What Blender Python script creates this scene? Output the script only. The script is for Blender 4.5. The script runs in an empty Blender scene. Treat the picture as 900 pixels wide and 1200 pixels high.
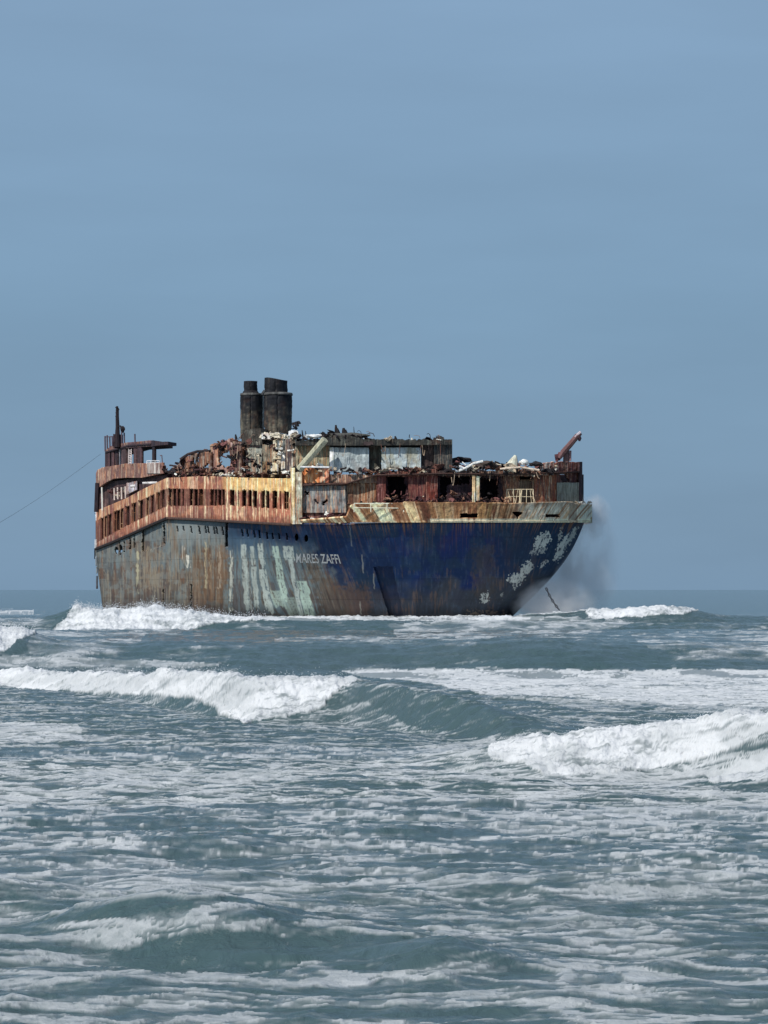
import bpy, math
import numpy as np
rng = np.random.default_rng(7)

# ------------------------------------------------------------------ scene
sc = bpy.context.scene
COL = sc.collection
F = 3200.0          # focal length in photo pixels (photo 900 x 1200)
HC = 3.1            # eye height above the sea
HOR = 691.0         # horizon row


def P(px, py, D):
    """world point seen at photo pixel (px, py) at distance D"""
    px = np.asarray(px, float); py = np.asarray(py, float); D = np.asarray(D, float)
    return np.stack(np.broadcast_arrays((px - 450.0) * D / F, D, HC + (HOR - py) * D / F), -1)


def proj(X, Y, Z):
    return 450.0 + X * F / Y, HOR + (HC - Z) * F / Y


def lin(c):
    c = np.asarray(c, float) / 255.0
    return np.where(c <= 0.04045, c / 12.92, ((c + 0.055) / 1.055) ** 2.4)


# ------------------------------------------------------------------ noise
_T = np.random.default_rng(11).random((8, 256, 256)).astype(np.float32)


def vn(x, y, s=0):
    x = np.asarray(x, np.float64); y = np.asarray(y, np.float64)
    xi = np.floor(x); yi = np.floor(y)
    fx = (x - xi).astype(np.float32); fy = (y - yi).astype(np.float32)
    xi = xi.astype(np.int64) + s * 37; yi = yi.astype(np.int64) + s * 91
    fx = fx * fx * fx * (fx * (fx * 6 - 15) + 10); fy = fy * fy * fy * (fy * (fy * 6 - 15) + 10)
    t = _T[s % 8]
    a = t[xi & 255, yi & 255]; b = t[(xi + 1) & 255, yi & 255]
    c = t[xi & 255, (yi + 1) & 255]; d = t[(xi + 1) & 255, (yi + 1) & 255]
    return (a * (1 - fx) + b * fx) * (1 - fy) + (c * (1 - fx) + d * fx) * fy * 1.0


def fbm(x, y, o=4, s=0, g=0.5):
    r = 0; a = 1.0; n = 0
    ca, sa = math.cos(0.6), math.sin(0.6)
    for i in range(o):
        r = r + a * vn(x, y, s + i); n += a; a *= g
        x, y = (x * ca - y * sa) * 2.03 + 5.1, (x * sa + y * ca) * 2.03 + 1.7
    return r / n


def sst(a, b, x):
    t = np.clip((x - a) / (b - a), 0, 1)
    return t * t * (3 - 2 * t)


def interp(x, pts):
    p = np.asarray(pts, float)
    return np.interp(x, p[:, 0], p[:, 1])


def sinterp(x, pts):
    """smooth monotone-ish interpolation (Catmull-Rom)"""
    p = np.asarray(pts, float); xs, ys = p[:, 0], p[:, 1]
    m = np.gradient(ys, xs)
    x = np.clip(x, xs[0], xs[-1])
    i = np.clip(np.searchsorted(xs, x) - 1, 0, len(xs) - 2)
    h = xs[i + 1] - xs[i]; t = (x - xs[i]) / h
    return ((2*t**3 - 3*t**2 + 1) * ys[i] + (t**3 - 2*t**2 + t) * h * m[i]
            + (-2*t**3 + 3*t**2) * ys[i+1] + (t**3 - t**2) * h * m[i+1])


# ------------------------------------------------------------------ materials
def new_mat(name):
    m = bpy.data.materials.new(name); m.use_nodes = True
    nt = m.node_tree; b = nt.nodes['Principled BSDF']
    return m, nt, b


def steel_mat(name, tint=(1, 1, 1), rough=0.8, bump=0.35, scale=1.0, use_attr=True, bloom=0.45, lo=0.55, hi=1.4):
    m, nt, b = new_mat(name)
    N = nt.nodes; L = nt.links
    tc = N.new('ShaderNodeTexCoord')
    mp = N.new('ShaderNodeMapping'); mp.inputs['Scale'].default_value = (1.6 * scale, 1.6 * scale, 0.45 * scale)
    L.new(tc.outputs['Object'], mp.inputs[0])
    n1 = N.new('ShaderNodeTexNoise'); n1.inputs['Scale'].default_value = 2.2; n1.inputs['Detail'].default_value = 8; n1.inputs['Roughness'].default_value = 0.7
    L.new(mp.outputs[0], n1.inputs['Vector'])
    n2 = N.new('ShaderNodeTexNoise'); n2.inputs['Scale'].default_value = 0.9 * scale; n2.inputs['Detail'].default_value = 6
    L.new(tc.outputs['Object'], n2.inputs['Vector'])
    mr = N.new('ShaderNodeMapRange'); mr.inputs[1].default_value = 0.3; mr.inputs[2].default_value = 0.7; mr.inputs[3].default_value = lo; mr.inputs[4].default_value = hi
    L.new(n1.outputs['Fac'], mr.inputs[0])
    if use_attr:
        at = N.new('ShaderNodeAttribute'); at.attribute_name = 'Col'; src = at.outputs['Color']
    else:
        rgb = N.new('ShaderNodeRGB'); rgb.outputs[0].default_value = (*tint, 1); src = rgb.outputs[0]
    mul = N.new('ShaderNodeVectorMath'); mul.operation = 'SCALE'
    L.new(src, mul.inputs[0]); L.new(mr.outputs[0], mul.inputs['Scale'])
    # rust blooms
    mr2 = N.new('ShaderNodeMapRange'); mr2.inputs[1].default_value = 0.56; mr2.inputs[2].default_value = 0.74; mr2.inputs[3].default_value = 0; mr2.inputs[4].default_value = bloom
    L.new(n2.outputs['Fac'], mr2.inputs[0])
    mx = N.new('ShaderNodeMix'); mx.data_type = 'RGBA'
    L.new(mr2.outputs[0], mx.inputs[0]); L.new(mul.outputs[0], mx.inputs[6]); mx.inputs[7].default_value = (0.14, 0.055, 0.03, 1)
    L.new(mx.outputs[2], b.inputs['Base Color'])
    b.inputs['Roughness'].default_value = rough
    b.inputs['Specular IOR Level'].default_value = 0.25
    bp = N.new('ShaderNodeBump'); bp.inputs['Strength'].default_value = bump; bp.inputs['Distance'].default_value = 0.12
    L.new(n1.outputs['Fac'], bp.inputs['Height']); L.new(bp.outputs[0], b.inputs['Normal'])
    return m


M_HULL = steel_mat('weathered_hull_paint', rough=0.65, bump=0.12, scale=0.35, bloom=0.12, lo=.78, hi=1.2)
M_STEEL = steel_mat('rusted_steel', rough=0.85, bump=0.4)
M_SCRAP = steel_mat('scrap_steel', rough=0.85, bump=0.5, scale=2.0, bloom=.2)
M_SOOT = steel_mat('sooty_steel', rough=0.8, bump=0.4, bloom=.12)
M_TEXT = steel_mat('faded_white_lettering', tint=(0.50, 0.52, 0.52), use_attr=False, bump=0.1)
M_ROPE = steel_mat('rope_fibre', tint=(0.06, 0.07, 0.08), use_attr=False)
M_CHAIN = steel_mat('chain_steel', tint=(0.03, 0.03, 0.035), use_attr=False)


# ------------------------------------------------------------------ object helpers
def link(name, me, parent=None, mat=None):
    o = bpy.data.objects.new(name, me); COL.objects.link(o)
    if parent is not None: o.parent = parent
    if mat is not None: me.materials.append(mat)
    return o


def set_col(me, col):
    a = me.color_attributes.new('Col', 'FLOAT_COLOR', 'POINT')
    c = np.ones((len(me.vertices), 4), np.float32); c[:, :3] = np.clip(col, 0.004, 0.88)
    a.data.foreach_set('color', c.ravel())


def grid_mesh(name, V, keep=None, smooth=True, flip=False):
    """V: (n, m, 3) grid; keep: (n-1, m-1) mask of the faces that exist"""
    n, m = V.shape[:2]
    me = bpy.data.meshes.new(name)
    idx = np.arange(n * m).reshape(n, m)
    q = np.stack([idx[:-1, :-1], idx[1:, :-1], idx[1:, 1:], idx[:-1, 1:]], -1)
    if flip: q = q[..., ::-1]
    q = q.reshape(-1, 4)
    if keep is not None: q = q[keep.ravel()]
    used = np.zeros(n * m, bool); used[q.ravel()] = True
    remap = np.cumsum(used) - 1
    q = remap[q]; co = V.reshape(-1, 3)[used].astype(np.float32)
    me.vertices.add(len(co)); me.vertices.foreach_set('co', co.ravel())
    me.loops.add(q.size); me.loops.foreach_set('vertex_index', q.ravel().astype(np.int32))
    me.polygons.add(len(q)); me.polygons.foreach_set('loop_start', np.arange(0, q.size, 4, dtype=np.int32))
    me.polygons.foreach_set('loop_total', np.full(len(q), 4, np.int32))
    me.polygons.foreach_set('use_smooth', np.full(len(q), smooth))
    me.update(); me.validate()
    return me, used


# ------------------------------------------------------------------ ship plan
# near side of the deck outline: photo column -> distance.
NEAR = [(111, 364), (130, 353), (150, 342), (175, 329), (195, 318), (230, 313), (265, 309), (300, 306), (340, 303.5), (410, 300.5), (500, 299), (570, 299.5), (640, 302), (680, 305), (694, 308)]


def Dn(x):
    x = np.asarray(x, float)
    return interp(x, NEAR)


YT = [(111, 643), (130, 635.5), (150, 627), (177, 614.5), (196, 606.5), (230, 608), (263, 610), (338, 614), (400, 614.5), (500, 613), (640, 612), (694, 611)]   # hull top
YBAND = [(111, 600), (119, 596), (148, 584), (168, 573), (195.5, 560), (240, 558), (292, 560), (345, 561)]

ROOT = bpy.data.objects.new('shipwreck', None); COL.objects.link(ROOT)
ROOT.location = (0, 300, 0)
ROOT['label'] = 'rusting stranded ship with navy blue bow and two black funnels, aground in the surf'
ROOT['category'] = 'shipwreck'


def part(name, me, mat, parent=None, label=None):
    """mesh is given in world coordinates; root sits at (0,300,0)"""
    me.transform(__import__('mathutils').Matrix.Translation((0, -300, 0)))
    o = link(name, me, parent or ROOT, mat)
    if label: o['label'] = label
    return o


def mixc(c, col, m):
    return c * (1 - m[..., None]) + np.asarray(col) * m[..., None]


def rect(px, py, x0, x1, y0, y1, e=1.5, rag=2.0, s=3):
    nx = (vn(px * 0.35, py * 0.35, s) - 0.5) * rag * 2; ny = (vn(px * 0.4 + 9, py * 0.4, s + 1) - 0.5) * rag * 2
    return (sst(x0 - e / 2, x0 + e / 2, px + nx) * (1 - sst(x1 - e / 2, x1 + e / 2, px + nx))
            * sst(y0 - e / 2, y0 + e / 2, py + ny) * (1 - sst(y1 - e / 2, y1 + e / 2, py + ny)))


def pin(px, py, poly):
    """point in polygon"""
    inside = np.zeros(px.shape, bool); n = len(poly)
    for i in range(n):
        x0, y0 = poly[i]; x1, y1 = poly[(i + 1) % n]
        if y0 == y1: continue
        c = ((y0 > py) != (y1 > py)) & (px < (x1 - x0) * (py - y0) / (y1 - y0) + x0)
        inside ^= c
    return inside


def rpoly(px, py, poly, rag=2.0, f=0.3, s=2):
    nx = (fbm(px * f, py * f, 3, s) - 0.5) * rag * 3; ny = (fbm(px * f + 31, py * f, 3, s + 2) - 0.5) * rag * 3
    return pin(px + nx, py + ny, poly).astype(float)


# ------------------------------------------------------------------ hull (near side, finely gridded, painted by its own wear, plus painted shade in the anchor pocket)
XB = [(111, 121), (130, 136), (150, 154), (195, 197), (230, 233), (265, 272), (300, 312), (340, 368), (380, 402), (410, 424), (450, 452), (500, 484), (540, 510), (570, 531), (600, 551), (640, 577), (670, 592), (694, 600)]
DBo = [(111, 0.0), (195, 1.5), (265, 3.5), (340, 5.5), (410, 6), (500, 5.5), (570, 5.0), (640, 4.5), (694, 4.0)]
US = np.arange(111, 694.01, 0.55)
TS = np.linspace(0, 1.12, 210)
U, T = np.meshgrid(US, TS, indexing='ij')
xt, Dt, yt = U, Dn(U), interp(U, YT)
# the silhouette of the bow narrows where it meets the bulwark
xt = xt - 9.0 * sst(640, 694, U)
top = P(xt, yt, Dt)
Db = Dn(U) + interp(U, DBo)
xb = sinterp(U, XB)
bot = np.stack([(xb - 450) * Db / F, Db, np.zeros_like(Db)], -1)
# below the flare the bow profile is slightly concave
g = T + 0.0
bow = sst(560, 694, U)
k = (g - bow * 0.15 * np.sin(np.pi * np.clip(g, 0, 1)) * (1.1 - 0.3 * g))[..., None]
HV = top * (1 - k) + bot * k
HV[..., 2] = (top * (1 - g[..., None]) + bot * g[..., None])[..., 2]
HV[..., 2] = np.where(T > 1, -(T - 1) * 20, HV[..., 2])
# hungry plating: dents between frames, larger dishing
s_arc = np.concatenate([[0], np.cumsum(np.linalg.norm(np.diff(top[:, 0], axis=0), axis=1))])[:, None] + 0 * T
HV[..., 1] += 0.006 * np.sin(s_arc * 2 * np.pi / 0.8) * (0.4 + fbm(s_arc * 0.3, HV[..., 2] * 0.5, 2, 3)) + 0.35 * (fbm(s_arc * 0.15, HV[..., 2] * 0.25, 3, 1) - 0.5)
hx, hy = proj(HV[..., 0], HV[..., 1], HV[..., 2])
# anchor pocket pushed in
HV[..., 1] += .45 * rpoly(hx, hy, [(438, 664), (460, 664), (473, 722), (456, 722)], rag=0.6) * (T < 1)
HV[..., 1] += 0.9 * rpoly(hx, hy, [(167, 617), (190, 612), (190, 640), (167, 646)], rag=0.8)
PX, PY = hx, hy


def hull_colour(px, py, xs):
    q = px - 0.30 * (py - 614) * sst(290, 350, px) * (1 - sst(420, 500, px)) + 0.45 * (py - 614) * sst(580, 640, px)  # plating lines lean with the flare
    st = fbm(q * 0.45, py * 0.03, 4, 1); st2 = fbm(q * 1.3, py * 0.05, 3, 4); bl = fbm(px * 0.06, py * 0.08, 4, 2); fi = fbm(px * 0.5, py * 0.5, 3, 5)
    grey = lin((104, 112, 112)); brown = lin((98, 88, 78)); rust = lin((104, 76, 58)); navy = lin((10, 37, 72))
    c = np.ones(px.shape + (3,)) * grey
    # left: grey-brown weathered plates
    c = mixc(c, brown, sst(0.42, 0.6, bl * 0.6 + st * 0.4 + (py - 650) * 0.0035))
    c = mixc(c, rust, 0.75 * sst(0.5, 0.66, st * 0.7 + bl * 0.3) * sst(625, 650, py))
    c = mixc(c, lin((70, 66, 64)), .6 * sst(.5, .64, fbm(q * .5, py * .05, 5, 6)))
    c = mixc(c, lin((112, 116, 112)), .55 * sst(.52, .64, fbm(px * .14, py * .16, 5, 7)) * (1 - sst(345, 380, px)))
    c = mixc(c, lin((132, 124, 108)), .7 * sst(.58, .68, fbm(q * 1.1 + 9, py * .04, 4, 3)) * (1 - sst(350, 380, px)))
    c = mixc(c, lin((120, 100, 80)), .5 * sst(.56, .66, fbm(q * .25 + 5, py * .03, 4, 7)) * (1 - sst(268, 285, px)) * sst(190, 200, px))
    c = mixc(c, lin((54, 50, 50)), .6 * sst(690, 715, py + (st - .5) * 40))
    c = mixc(c, lin((104, 122, 128)), .75 * rect(q, py, 268, 345, 618, 722, 10, 8) * sst(.3, .5, st2))
    c = mixc(c, lin((84, 76, 74)), .7 * rect(q, py, 268, 352, 655, 722, 8, 8) * sst(.48, .6, st))
    c = mixc(c, lin((120, 128, 128)), 0.7 * (1 - sst(620, 645, py + (st - 0.5) * 30)) * sst(200, 215, px) * (1 - sst(260, 270, px)))
    c = mixc(c, lin((62, 84, 104)), 0.9 * sst(262, 268, px) * (1 - sst(630, 660, py + (st - .5) * 30)))
    # section between 170 and 195
    c = mixc(c, lin((140, 126, 104)), 0.55 * rect(px, py, 165, 191, 643, 690, 5, 5) * sst(.35, .6, st2))
    c = mixc(c, lin((112, 84, 62)), 0.6 * rect(px, py, 236, 262, 640, 706, 6, 3) * sst(0.35, 0.55, st2))
    # vertical pale runs
    for x0, w, y0, y1, cc, a in ((161, 1.5, 645, 696, (176, 170, 140), .8), (215, 1.2, 640, 660, (190, 180, 165), .5), (220.5, 2.4, 650, 665, (208, 204, 190), .9), (241, 1.0, 636, 690, (180, 168, 136), .6),
                                 (246, .8, 650, 690, (172, 156, 128), .5), (257, 1.8, 645, 690, (176, 160, 140), .55), (271, 1.8, 645, 716, (190, 190, 176), .8)):
        c = mixc(c, lin(cc), a * rect(px, py, x0 - w, x0 + w, y0, y1, 1.4, 1.0) * sst(0.38, 0.55, fbm(px * .8, py * .12, 4, 2)))
    # pale peeled streaks around the bow quarter
    pale = lin((176, 184, 176)); mint = lin((170, 188, 174))
    for (x0, x1, y0, y1, dx, cc, a) in ((282, 288, 638, 708, 4, pale, .8), (292, 297, 640, 662, 2, pale, .8), (294, 300, 664, 712, 4, pale, .8), (301, 307, 637, 664, 4, pale, 1), (303, 312, 667, 718, 9, pale, .95),
                                        (318, 326, 640, 704, 12, mint, 1), (331, 343, 640, 655, 2, pale, .95), (337, 342, 655, 722, 14, pale, .9), (316, 330, 692, 712, 6, mint, .7), (348, 360, 681, 722, 9, mint, .95), (284, 292, 665, 716, 4, pale, .5), (328, 345, 700, 722, 10, mint, .4)):
        qx = px - dx * (py - y0) / (y1 - y0)
        m = rect(qx + (vn(py * .12, px * 0, 3) - .5) * 1.6, py, x0, x1, y0, y1 + 6 * (vn(px * .8, px * 0, 2) - .5), 1.2, .45, 5) * sst(0.35, 0.53, fi * 0.35 + .75 * fbm(qx * 1.1, py * .07, 4, 2))
        c = mixc(c, cc, a * m)
    # navy bow
    edge = 352 + (py - 614) * 0.55 + (fbm(px * .1, py * .1, 3, 6) - .5) * 30
    nv = sst(edge - 14, edge + 14, px) * 1.0
    nv = np.maximum(nv, (1 - sst(622, 634, py + (px - 300) * 0.02 - sst(280, 360, px) * 12)) * sst(225, 300, px) * 0.85)
    ncol = navy[None, None] * np.ones_like(c)
    ncol = mixc(ncol, lin((6, 34, 86)), 0.8 * sst(0.4, 0.62, fbm(px * 0.03, py * 0.04, 3, 3)) * sst(440, 500, px) * (1 - sst(565, 590, px)))
    ncol = mixc(ncol, lin((26, 50, 70)), sst(0.5, 0.65, fbm(px * .05 + 3, py * .05, 4, 2)) * 0.6)
    ncol = mixc(ncol, lin((24, 44, 66)), sst(575, 610, px) * 0.8)
    ncol = mixc(ncol, lin((52, 56, 62)), 0.85 * sst(672, 700, py + (fbm(px * .04, py * .06, 3, 1) - .5) * 50))
    ncol = mixc(ncol, lin((84, 66, 60)), 0.75 * rect(px, py, 372, 432, 688, 722, 12, 6))
    ncol = mixc(ncol, lin((64, 60, 58)), 0.6 * rect(px, py, 556, 580, 640, 700, 12, 5))
    ncol = mixc(ncol, lin((150, 130, 112)), 0.6 * rect(px, py, 545, 615, 716, 726, 4, 3) * (fi > .45))
    c = mixc(c, 0 * c[0, 0] + 1, nv * 0) * (1 - nv[..., None]) + ncol * nv[..., None]
    sc1 = fbm(q * .5, py * .07, 4, 3); sc2 = fbm(px * .3, py * .3, 4, 6)
    c = mixc(c, lin((60, 78, 98)),   .3 * nv * sst(.55, .68, sc1 * .6 + sc2 * .4))
    c = mixc(c, lin((88, 72, 64)), .6 * nv * sst(.56, .68, sc1 * .5 + fbm(px * .07, py * .07, 3, 5) * .5) * sst(630, 690, py))
    c = mixc(c, lin((104, 70, 50)),   .3 * nv * sst(.62, .7, fbm(q * .9, py * .02, 3, 2)) * (1 - sst(618, 660, py)))
    c = mixc(c, lin((110, 80, 60)), .7 * nv * sst(.55, .64, fbm(q * .8 + 11, py * .015, 3, 4)) * (1 - sst(614, 628, py + (st2 - .5) * 16)))
    # thin scratches
    for x0, y0, y1, a in ((424, 650, 672, .5), (409.5, 610, 640, .3), (437.5, 672, 690, .5), (422, 705, 720, .5)):
        c = mixc(c, lin((150, 150, 140)), a * rect(px - (py - y0) * 0.08, py, x0 - .7, x0 + .7, y0, y1, .8, .5))
    c = mixc(c, lin((7, 24, 52)), 0.45 * rpoly(px, py, [(438, 664), (460, 664), (473, 722), (456, 722)], rag=0.6))  # anchor pocket tinted darker: recess shade put into the hull colour
    # peeled white patches at the stem
    wh = lin((176, 180, 174))
    for poly, a in (([(624, 641), (631, 626), (643, 622), (646, 631), (637, 643), (625, 645)], .95), ([(600, 680), (611, 665), (622, 656), (626, 664), (616, 676), (602, 692)], .8),
                    ([(594, 676), (604, 672), (606, 680), (597, 683)], .9), ([(648, 655), (656, 635), (664, 627), (667, 634), (660, 650), (650, 660)], .85), ([(664, 628), (676, 616), (678, 620), (668, 638)], .7),
                    ([(564, 696), (571, 693), (574, 702), (566, 709), (563, 704)], .8), ([(586, 696), (590, 694), (589, 702)], .5), ([(632, 664), (640, 654), (642, 660), (634, 667)], .7), ([(655, 623), (659, 618), (659, 630), (654, 634)], .6),
                    ([(625, 640), (640, 636), (640, 648), (622, 650)], .6)):
        c = mixc(c, wh, a * rpoly(px, py, poly, rag=2.6, f=0.5) * sst(.34, .46, .6 * fbm(q * .55, py * .14, 4, 6) + .4 * fbm(px * .9, py * .9, 2, 1)))
    # wet dark foot
    c = c * (1 - 0.55 * sst(708, 721, py + (fbm(px * .15, px * 0, 3, 4) - .5) * 8))[..., None]
    # weld seams
    return c


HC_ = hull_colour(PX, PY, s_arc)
seam = (np.abs((s_arc / 5.5) % 1 - 0.5) > 0.492) | (np.abs(((HV[..., 2] + .3) / 2.3) % 1 - .5) > .483)
HC_ = HC_ * np.where(seam, 0.78, 1.0)[..., None] / 0.72
hole = np.zeros(PX.shape, bool)
slots = [(207, 616, 623), (214, 616, 622), (223, 616, 625), (232.5, 616, 626), (240, 616, 625), (243, 616, 625), (250, 617, 626), (253, 617, 626), (260, 617, 627), (283, 620, 629), (289, 620, 629), (297, 621, 630), (303, 621, 631), (312, 623, 632), (318.5, 624, 632), (326, 624, 632), (335, 624, 633)]
for x, a, b in slots:
    hole |= (np.abs(PX - x - 0.15 * (PY - a)) < 1.15) & (PY > a) & (PY < b)
for x, y in ((347, 629.5), (358.5, 631), (136, 645), (141, 643)):
    hole |= (((PX - x) / 2.4) ** 2 + ((PY - y) / 4.5) ** 2 < 1)
hole |= (PX > 263.2) & (PX < 266.8) & (PY > 612.5) & (PY < 641)
for x0, x1, y0, y1 in ((139, 141, 634, 650), (151, 153, 629, 644), (156, 158, 626, 642), (144.5, 146, 634, 648), (190.5, 193, 612, 637), (222.5, 224.5, 684, 712), (190, 192, 690, 712)):
    hole |= rpoly(PX, PY, [(x0, y0), (x1, y0), (x1, y1), (x0, y1)], rag=0.8) > 0.5
keep = ~hole[:-1, :-1]
me, used = grid_mesh('hull', HV, keep)
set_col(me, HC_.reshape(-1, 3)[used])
HULL = part('hull', me, M_HULL)
so = HULL.modifiers.new('plate', 'SOLIDIFY'); so.thickness = 0.25; so.offset = 1.0


def hull_at(px, py):
    """world points on the hull plating seen at the given photo points"""
    px = np.atleast_1d(px); py = np.atleast_1d(py)
    out = np.zeros((len(px), 3))
    A = np.stack([PX[100:700].ravel(), PY[100:700].ravel()], -1); B = HV[100:700].reshape(-1, 3)
    for i in range(len(px)):
        j = np.argmin((A[:, 0] - px[i]) ** 2 + (A[:, 1] - py[i]) ** 2)
        out[i] = P(px[i], py[i], B[j, 1])
    return out


# far side of the hull, deck plating
nU = len(US[::6])
ut = US[::6]
near_top = P(ut - 9.0 * sst(640, 694, ut), interp(ut, YT), Dn(ut))
ctr = np.linspace(0, 1, nU)
width = 19.0 * np.clip(np.sin(np.pi * np.clip(ctr * 0.93 + 0.045, 0, 1)) * 3.0, 0, 1) ** 0.7
inward = np.stack([0.52 + 0 * ctr, 0.85 + 0 * ctr, 0 * ctr], -1)
inward[ut > 560] = [0.05, 1.0, 0]
inward[:, 0] = 0.52 - 0.75 * sst(380, 694, ut)
inward /= np.linalg.norm(inward, axis=1)[:, None]
far_top = near_top + inward * width[:, None]
far_bot = far_top.copy(); far_bot[:, 2] = -2.0
nb = HV[::6, -1].copy()
far_bot[:, :2] = nb[:, :2] + inward[:, :2] * width[:, None] * 0.8
G = np.stack([far_top * (1 - t) + far_bot * t for t in np.linspace(0, 1, 8)], 1)
me, used = grid_mesh('hull_far_side', G, flip=True)
set_col(me, np.tile(lin((24, 40, 66)), (used.sum(), 1)))
part('far_side_plating', me, M_HULL)
G = np.stack([near_top * (1 - t) + far_top * t for t in np.linspace(0.0, 1, 6)], 1); G[..., 2] -= 0.12
me, used = grid_mesh('deck', G)
set_col(me, np.tile(lin((84, 60, 48)), (used.sum(), 1)))
part('deck', me, M_STEEL)


# ------------------------------------------------------------------ generic wall set on the ship's outline
def wall(name, x0, x1, ytop, ybot, off, colfn, holes=None, th=0.15, res=0.55, mat=None, parent=None, label=None, lean=0.0, rag=0.0, Df=None, seed=0, edge=None):
    f = lambda v: (lambda x: interp(x, v)) if isinstance(v, (list, tuple)) else (v if callable(v) else (lambda x: np.full(np.shape(x), float(v))))
    yt_, yb_ = f(ytop), f(ybot)
    n = max(2, int((x1 - x0) / res) + 1); xs = np.linspace(x0, x1, n)
    h = float(np.max(yb_(xs) - yt_(xs))); m = max(2, int(h / res) + 1)
    X, Tt = np.meshgrid(xs, np.linspace(0, 1, m), indexing='ij')
    top_ = yt_(X)
    if rag: top_ = top_ + rag * 2 * (fbm(X * 0.35, X * 0 + seed, 3, seed) - 0.5) * 2
    Y = top_ * (1 - Tt) + yb_(X) * Tt
    D = (Df(X) if Df else Dn(X)) + (off(X) if callable(off) else off) - lean * (1 - Tt)
    V = P(X, Y, D)
    if seed >= 0:
        V[..., 1] += 0.10 * (fbm(X * 0.25, Y * 0.25, 3, 3 + seed) - 0.5)
    kp = None
    if holes is not None: kp = ~holes(X, Y)[:-1, :-1]
    if th >= .45 and holes is not None:
        th = .3
    if th >= .45:
        # closed block: front grid, flanks, top, bottom and back, straight inboard
        ks = [0, .02, 1.0]
        n_, m_ = X.shape
        ring = [(i, 0) for i in range(n_)] + [(n_ - 1, j) for j in range(1, m_)] + [(i, m_ - 1) for i in range(n_ - 2, -1, -1)] + [(0, j) for j in range(m_ - 2, 0, -1)]
        ri = np.array([a_ * m_ + b_ for a_, b_ in ring])
        co = V.reshape(-1, 3); colr = np.asarray(colfn(X, Y)).reshape(-1, 3)
        dx = 0.25 * th if x1 < 345 else 0.0
        back = co[ri] + np.array([abs(dx), th, 0])
        allv = np.concatenate([co, back]); allc = np.concatenate([colr, colr[ri]])
        idx = np.arange(n_ * m_).reshape(n_, m_)
        q = np.stack([idx[:-1, :-1], idx[1:, :-1], idx[1:, 1:], idx[:-1, 1:]], -1).reshape(-1, 4)
        nb_ = len(ri); k_ = np.arange(nb_); k2 = (k_ + 1) % nb_
        q2 = np.stack([ri[k_], n_ * m_ + k_, n_ * m_ + k2, ri[k2]], -1)
        me = bpy.data.meshes.new(name)
        me.from_pydata(allv.tolist(), [], np.concatenate([q, q2]).tolist() + [list(range(n_ * m_, n_ * m_ + nb_))[::-1]])
        set_col(me, allc)
        return part(name, me, mat or M_STEEL, parent, label)
    me, used = grid_mesh(name, V, kp)
    set_col(me, np.asarray(colfn(X, Y)).reshape(-1, 3)[used])
    o = part(name, me, mat or M_STEEL, parent, label)
    if th:
        so = o.modifiers.new('plate', 'SOLIDIFY'); so.thickness = th; so.offset = 1.0
    return o


KA = 1 / 0.62


def streaky(base, streak=None, pale=None, dark=None, seed=0, f=0.6, lean=None):
    base, = (lin(base),)

    def fn(X, Y):
        q = X if lean is None else X + lean(X, Y)
        a = fbm(q * f, Y * 0.05, 4, seed); b = fbm(X * 0.12, Y * 0.15, 4, seed + 2); c3 = fbm(q * f * 2.3, Y * 0.06, 3, seed + 3)
        c = np.ones(X.shape + (3,)) * base
        if streak is not None: c = mixc(c, lin(streak), sst(0.42, 0.6, a * .7 + b * .3) * .9)
        if pale is not None: c = mixc(c, lin(pale), sst(0.58, 0.72, c3) * .85)
        if dark is not None: c = mixc(c, lin(dark), sst(0.52, 0.68, b * .6 + c3 * .4) * .7)
        if dark is not None:
            w_ = fbm(q * f * 1.4 + 40, Y * .07, 3, seed + 5)
            am_ = float(np.clip((base.mean() - .03) / .05, 0, 1)); c = mixc(c, lin((160, 104, 68)), .42 * am_ * sst(.56, .66, w_)); c = mixc(c, lin((196, 180, 150)), .4 * am_ * sst(.66, .74, fbm(q * f * 1.8 + 80, Y * .05, 3, seed + 6)))
        return c * KA * 1.06
    return fn


# --- rust red band of the enclosed deck, with its row of openings
def band_col(X, Y):
    t = (Y - interp(X, YBAND)) / (interp(X, YT) - interp(X, YBAND))
    a = fbm(X * .5, Y * .03, 4, 1); b = fbm(X * .09, Y * .1, 4, 2); c3 = fbm(X * 1.2, Y * .05, 3, 5)
    c = np.ones(X.shape + (3,)) * lin((142, 92, 72))
    c = mixc(c, lin((116, 74, 64)), sst(.45, .6, b))
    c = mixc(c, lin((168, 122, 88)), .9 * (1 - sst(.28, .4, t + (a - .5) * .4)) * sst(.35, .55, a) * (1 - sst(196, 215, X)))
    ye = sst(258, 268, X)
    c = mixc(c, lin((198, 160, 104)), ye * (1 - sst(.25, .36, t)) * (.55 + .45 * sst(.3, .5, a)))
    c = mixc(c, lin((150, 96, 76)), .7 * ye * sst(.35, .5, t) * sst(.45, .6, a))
    c = mixc(c, lin((226, 205, 160)), (.35 + .6 * ye) * sst(.62, .70, c3) * (1 - .5 * t))
    c = mixc(c, lin((200, 176, 150)), (.5) * sst(.66, .74, fbm(X * .9 + 3, Y * .03, 2, 7)))
    for x in (195.5, 240, 266, 162, 172, 270, 278):
        c = mixc(c, lin((222, 196, 160)), .75 * rect(X, Y, x - .6, x + .9, 540, 640, .8, .5))
    wa, wb_ = band_wy(X)
    wz = sst(wa - 1.2, wa, Y) * (1 - sst(wb_, wb_ + 1.2, Y)) * (1 - sst(262, 268, X)) * sst(.3, .45, a)
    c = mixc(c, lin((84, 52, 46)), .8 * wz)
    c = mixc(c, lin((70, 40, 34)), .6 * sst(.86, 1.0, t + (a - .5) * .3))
    return c * KA


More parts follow.
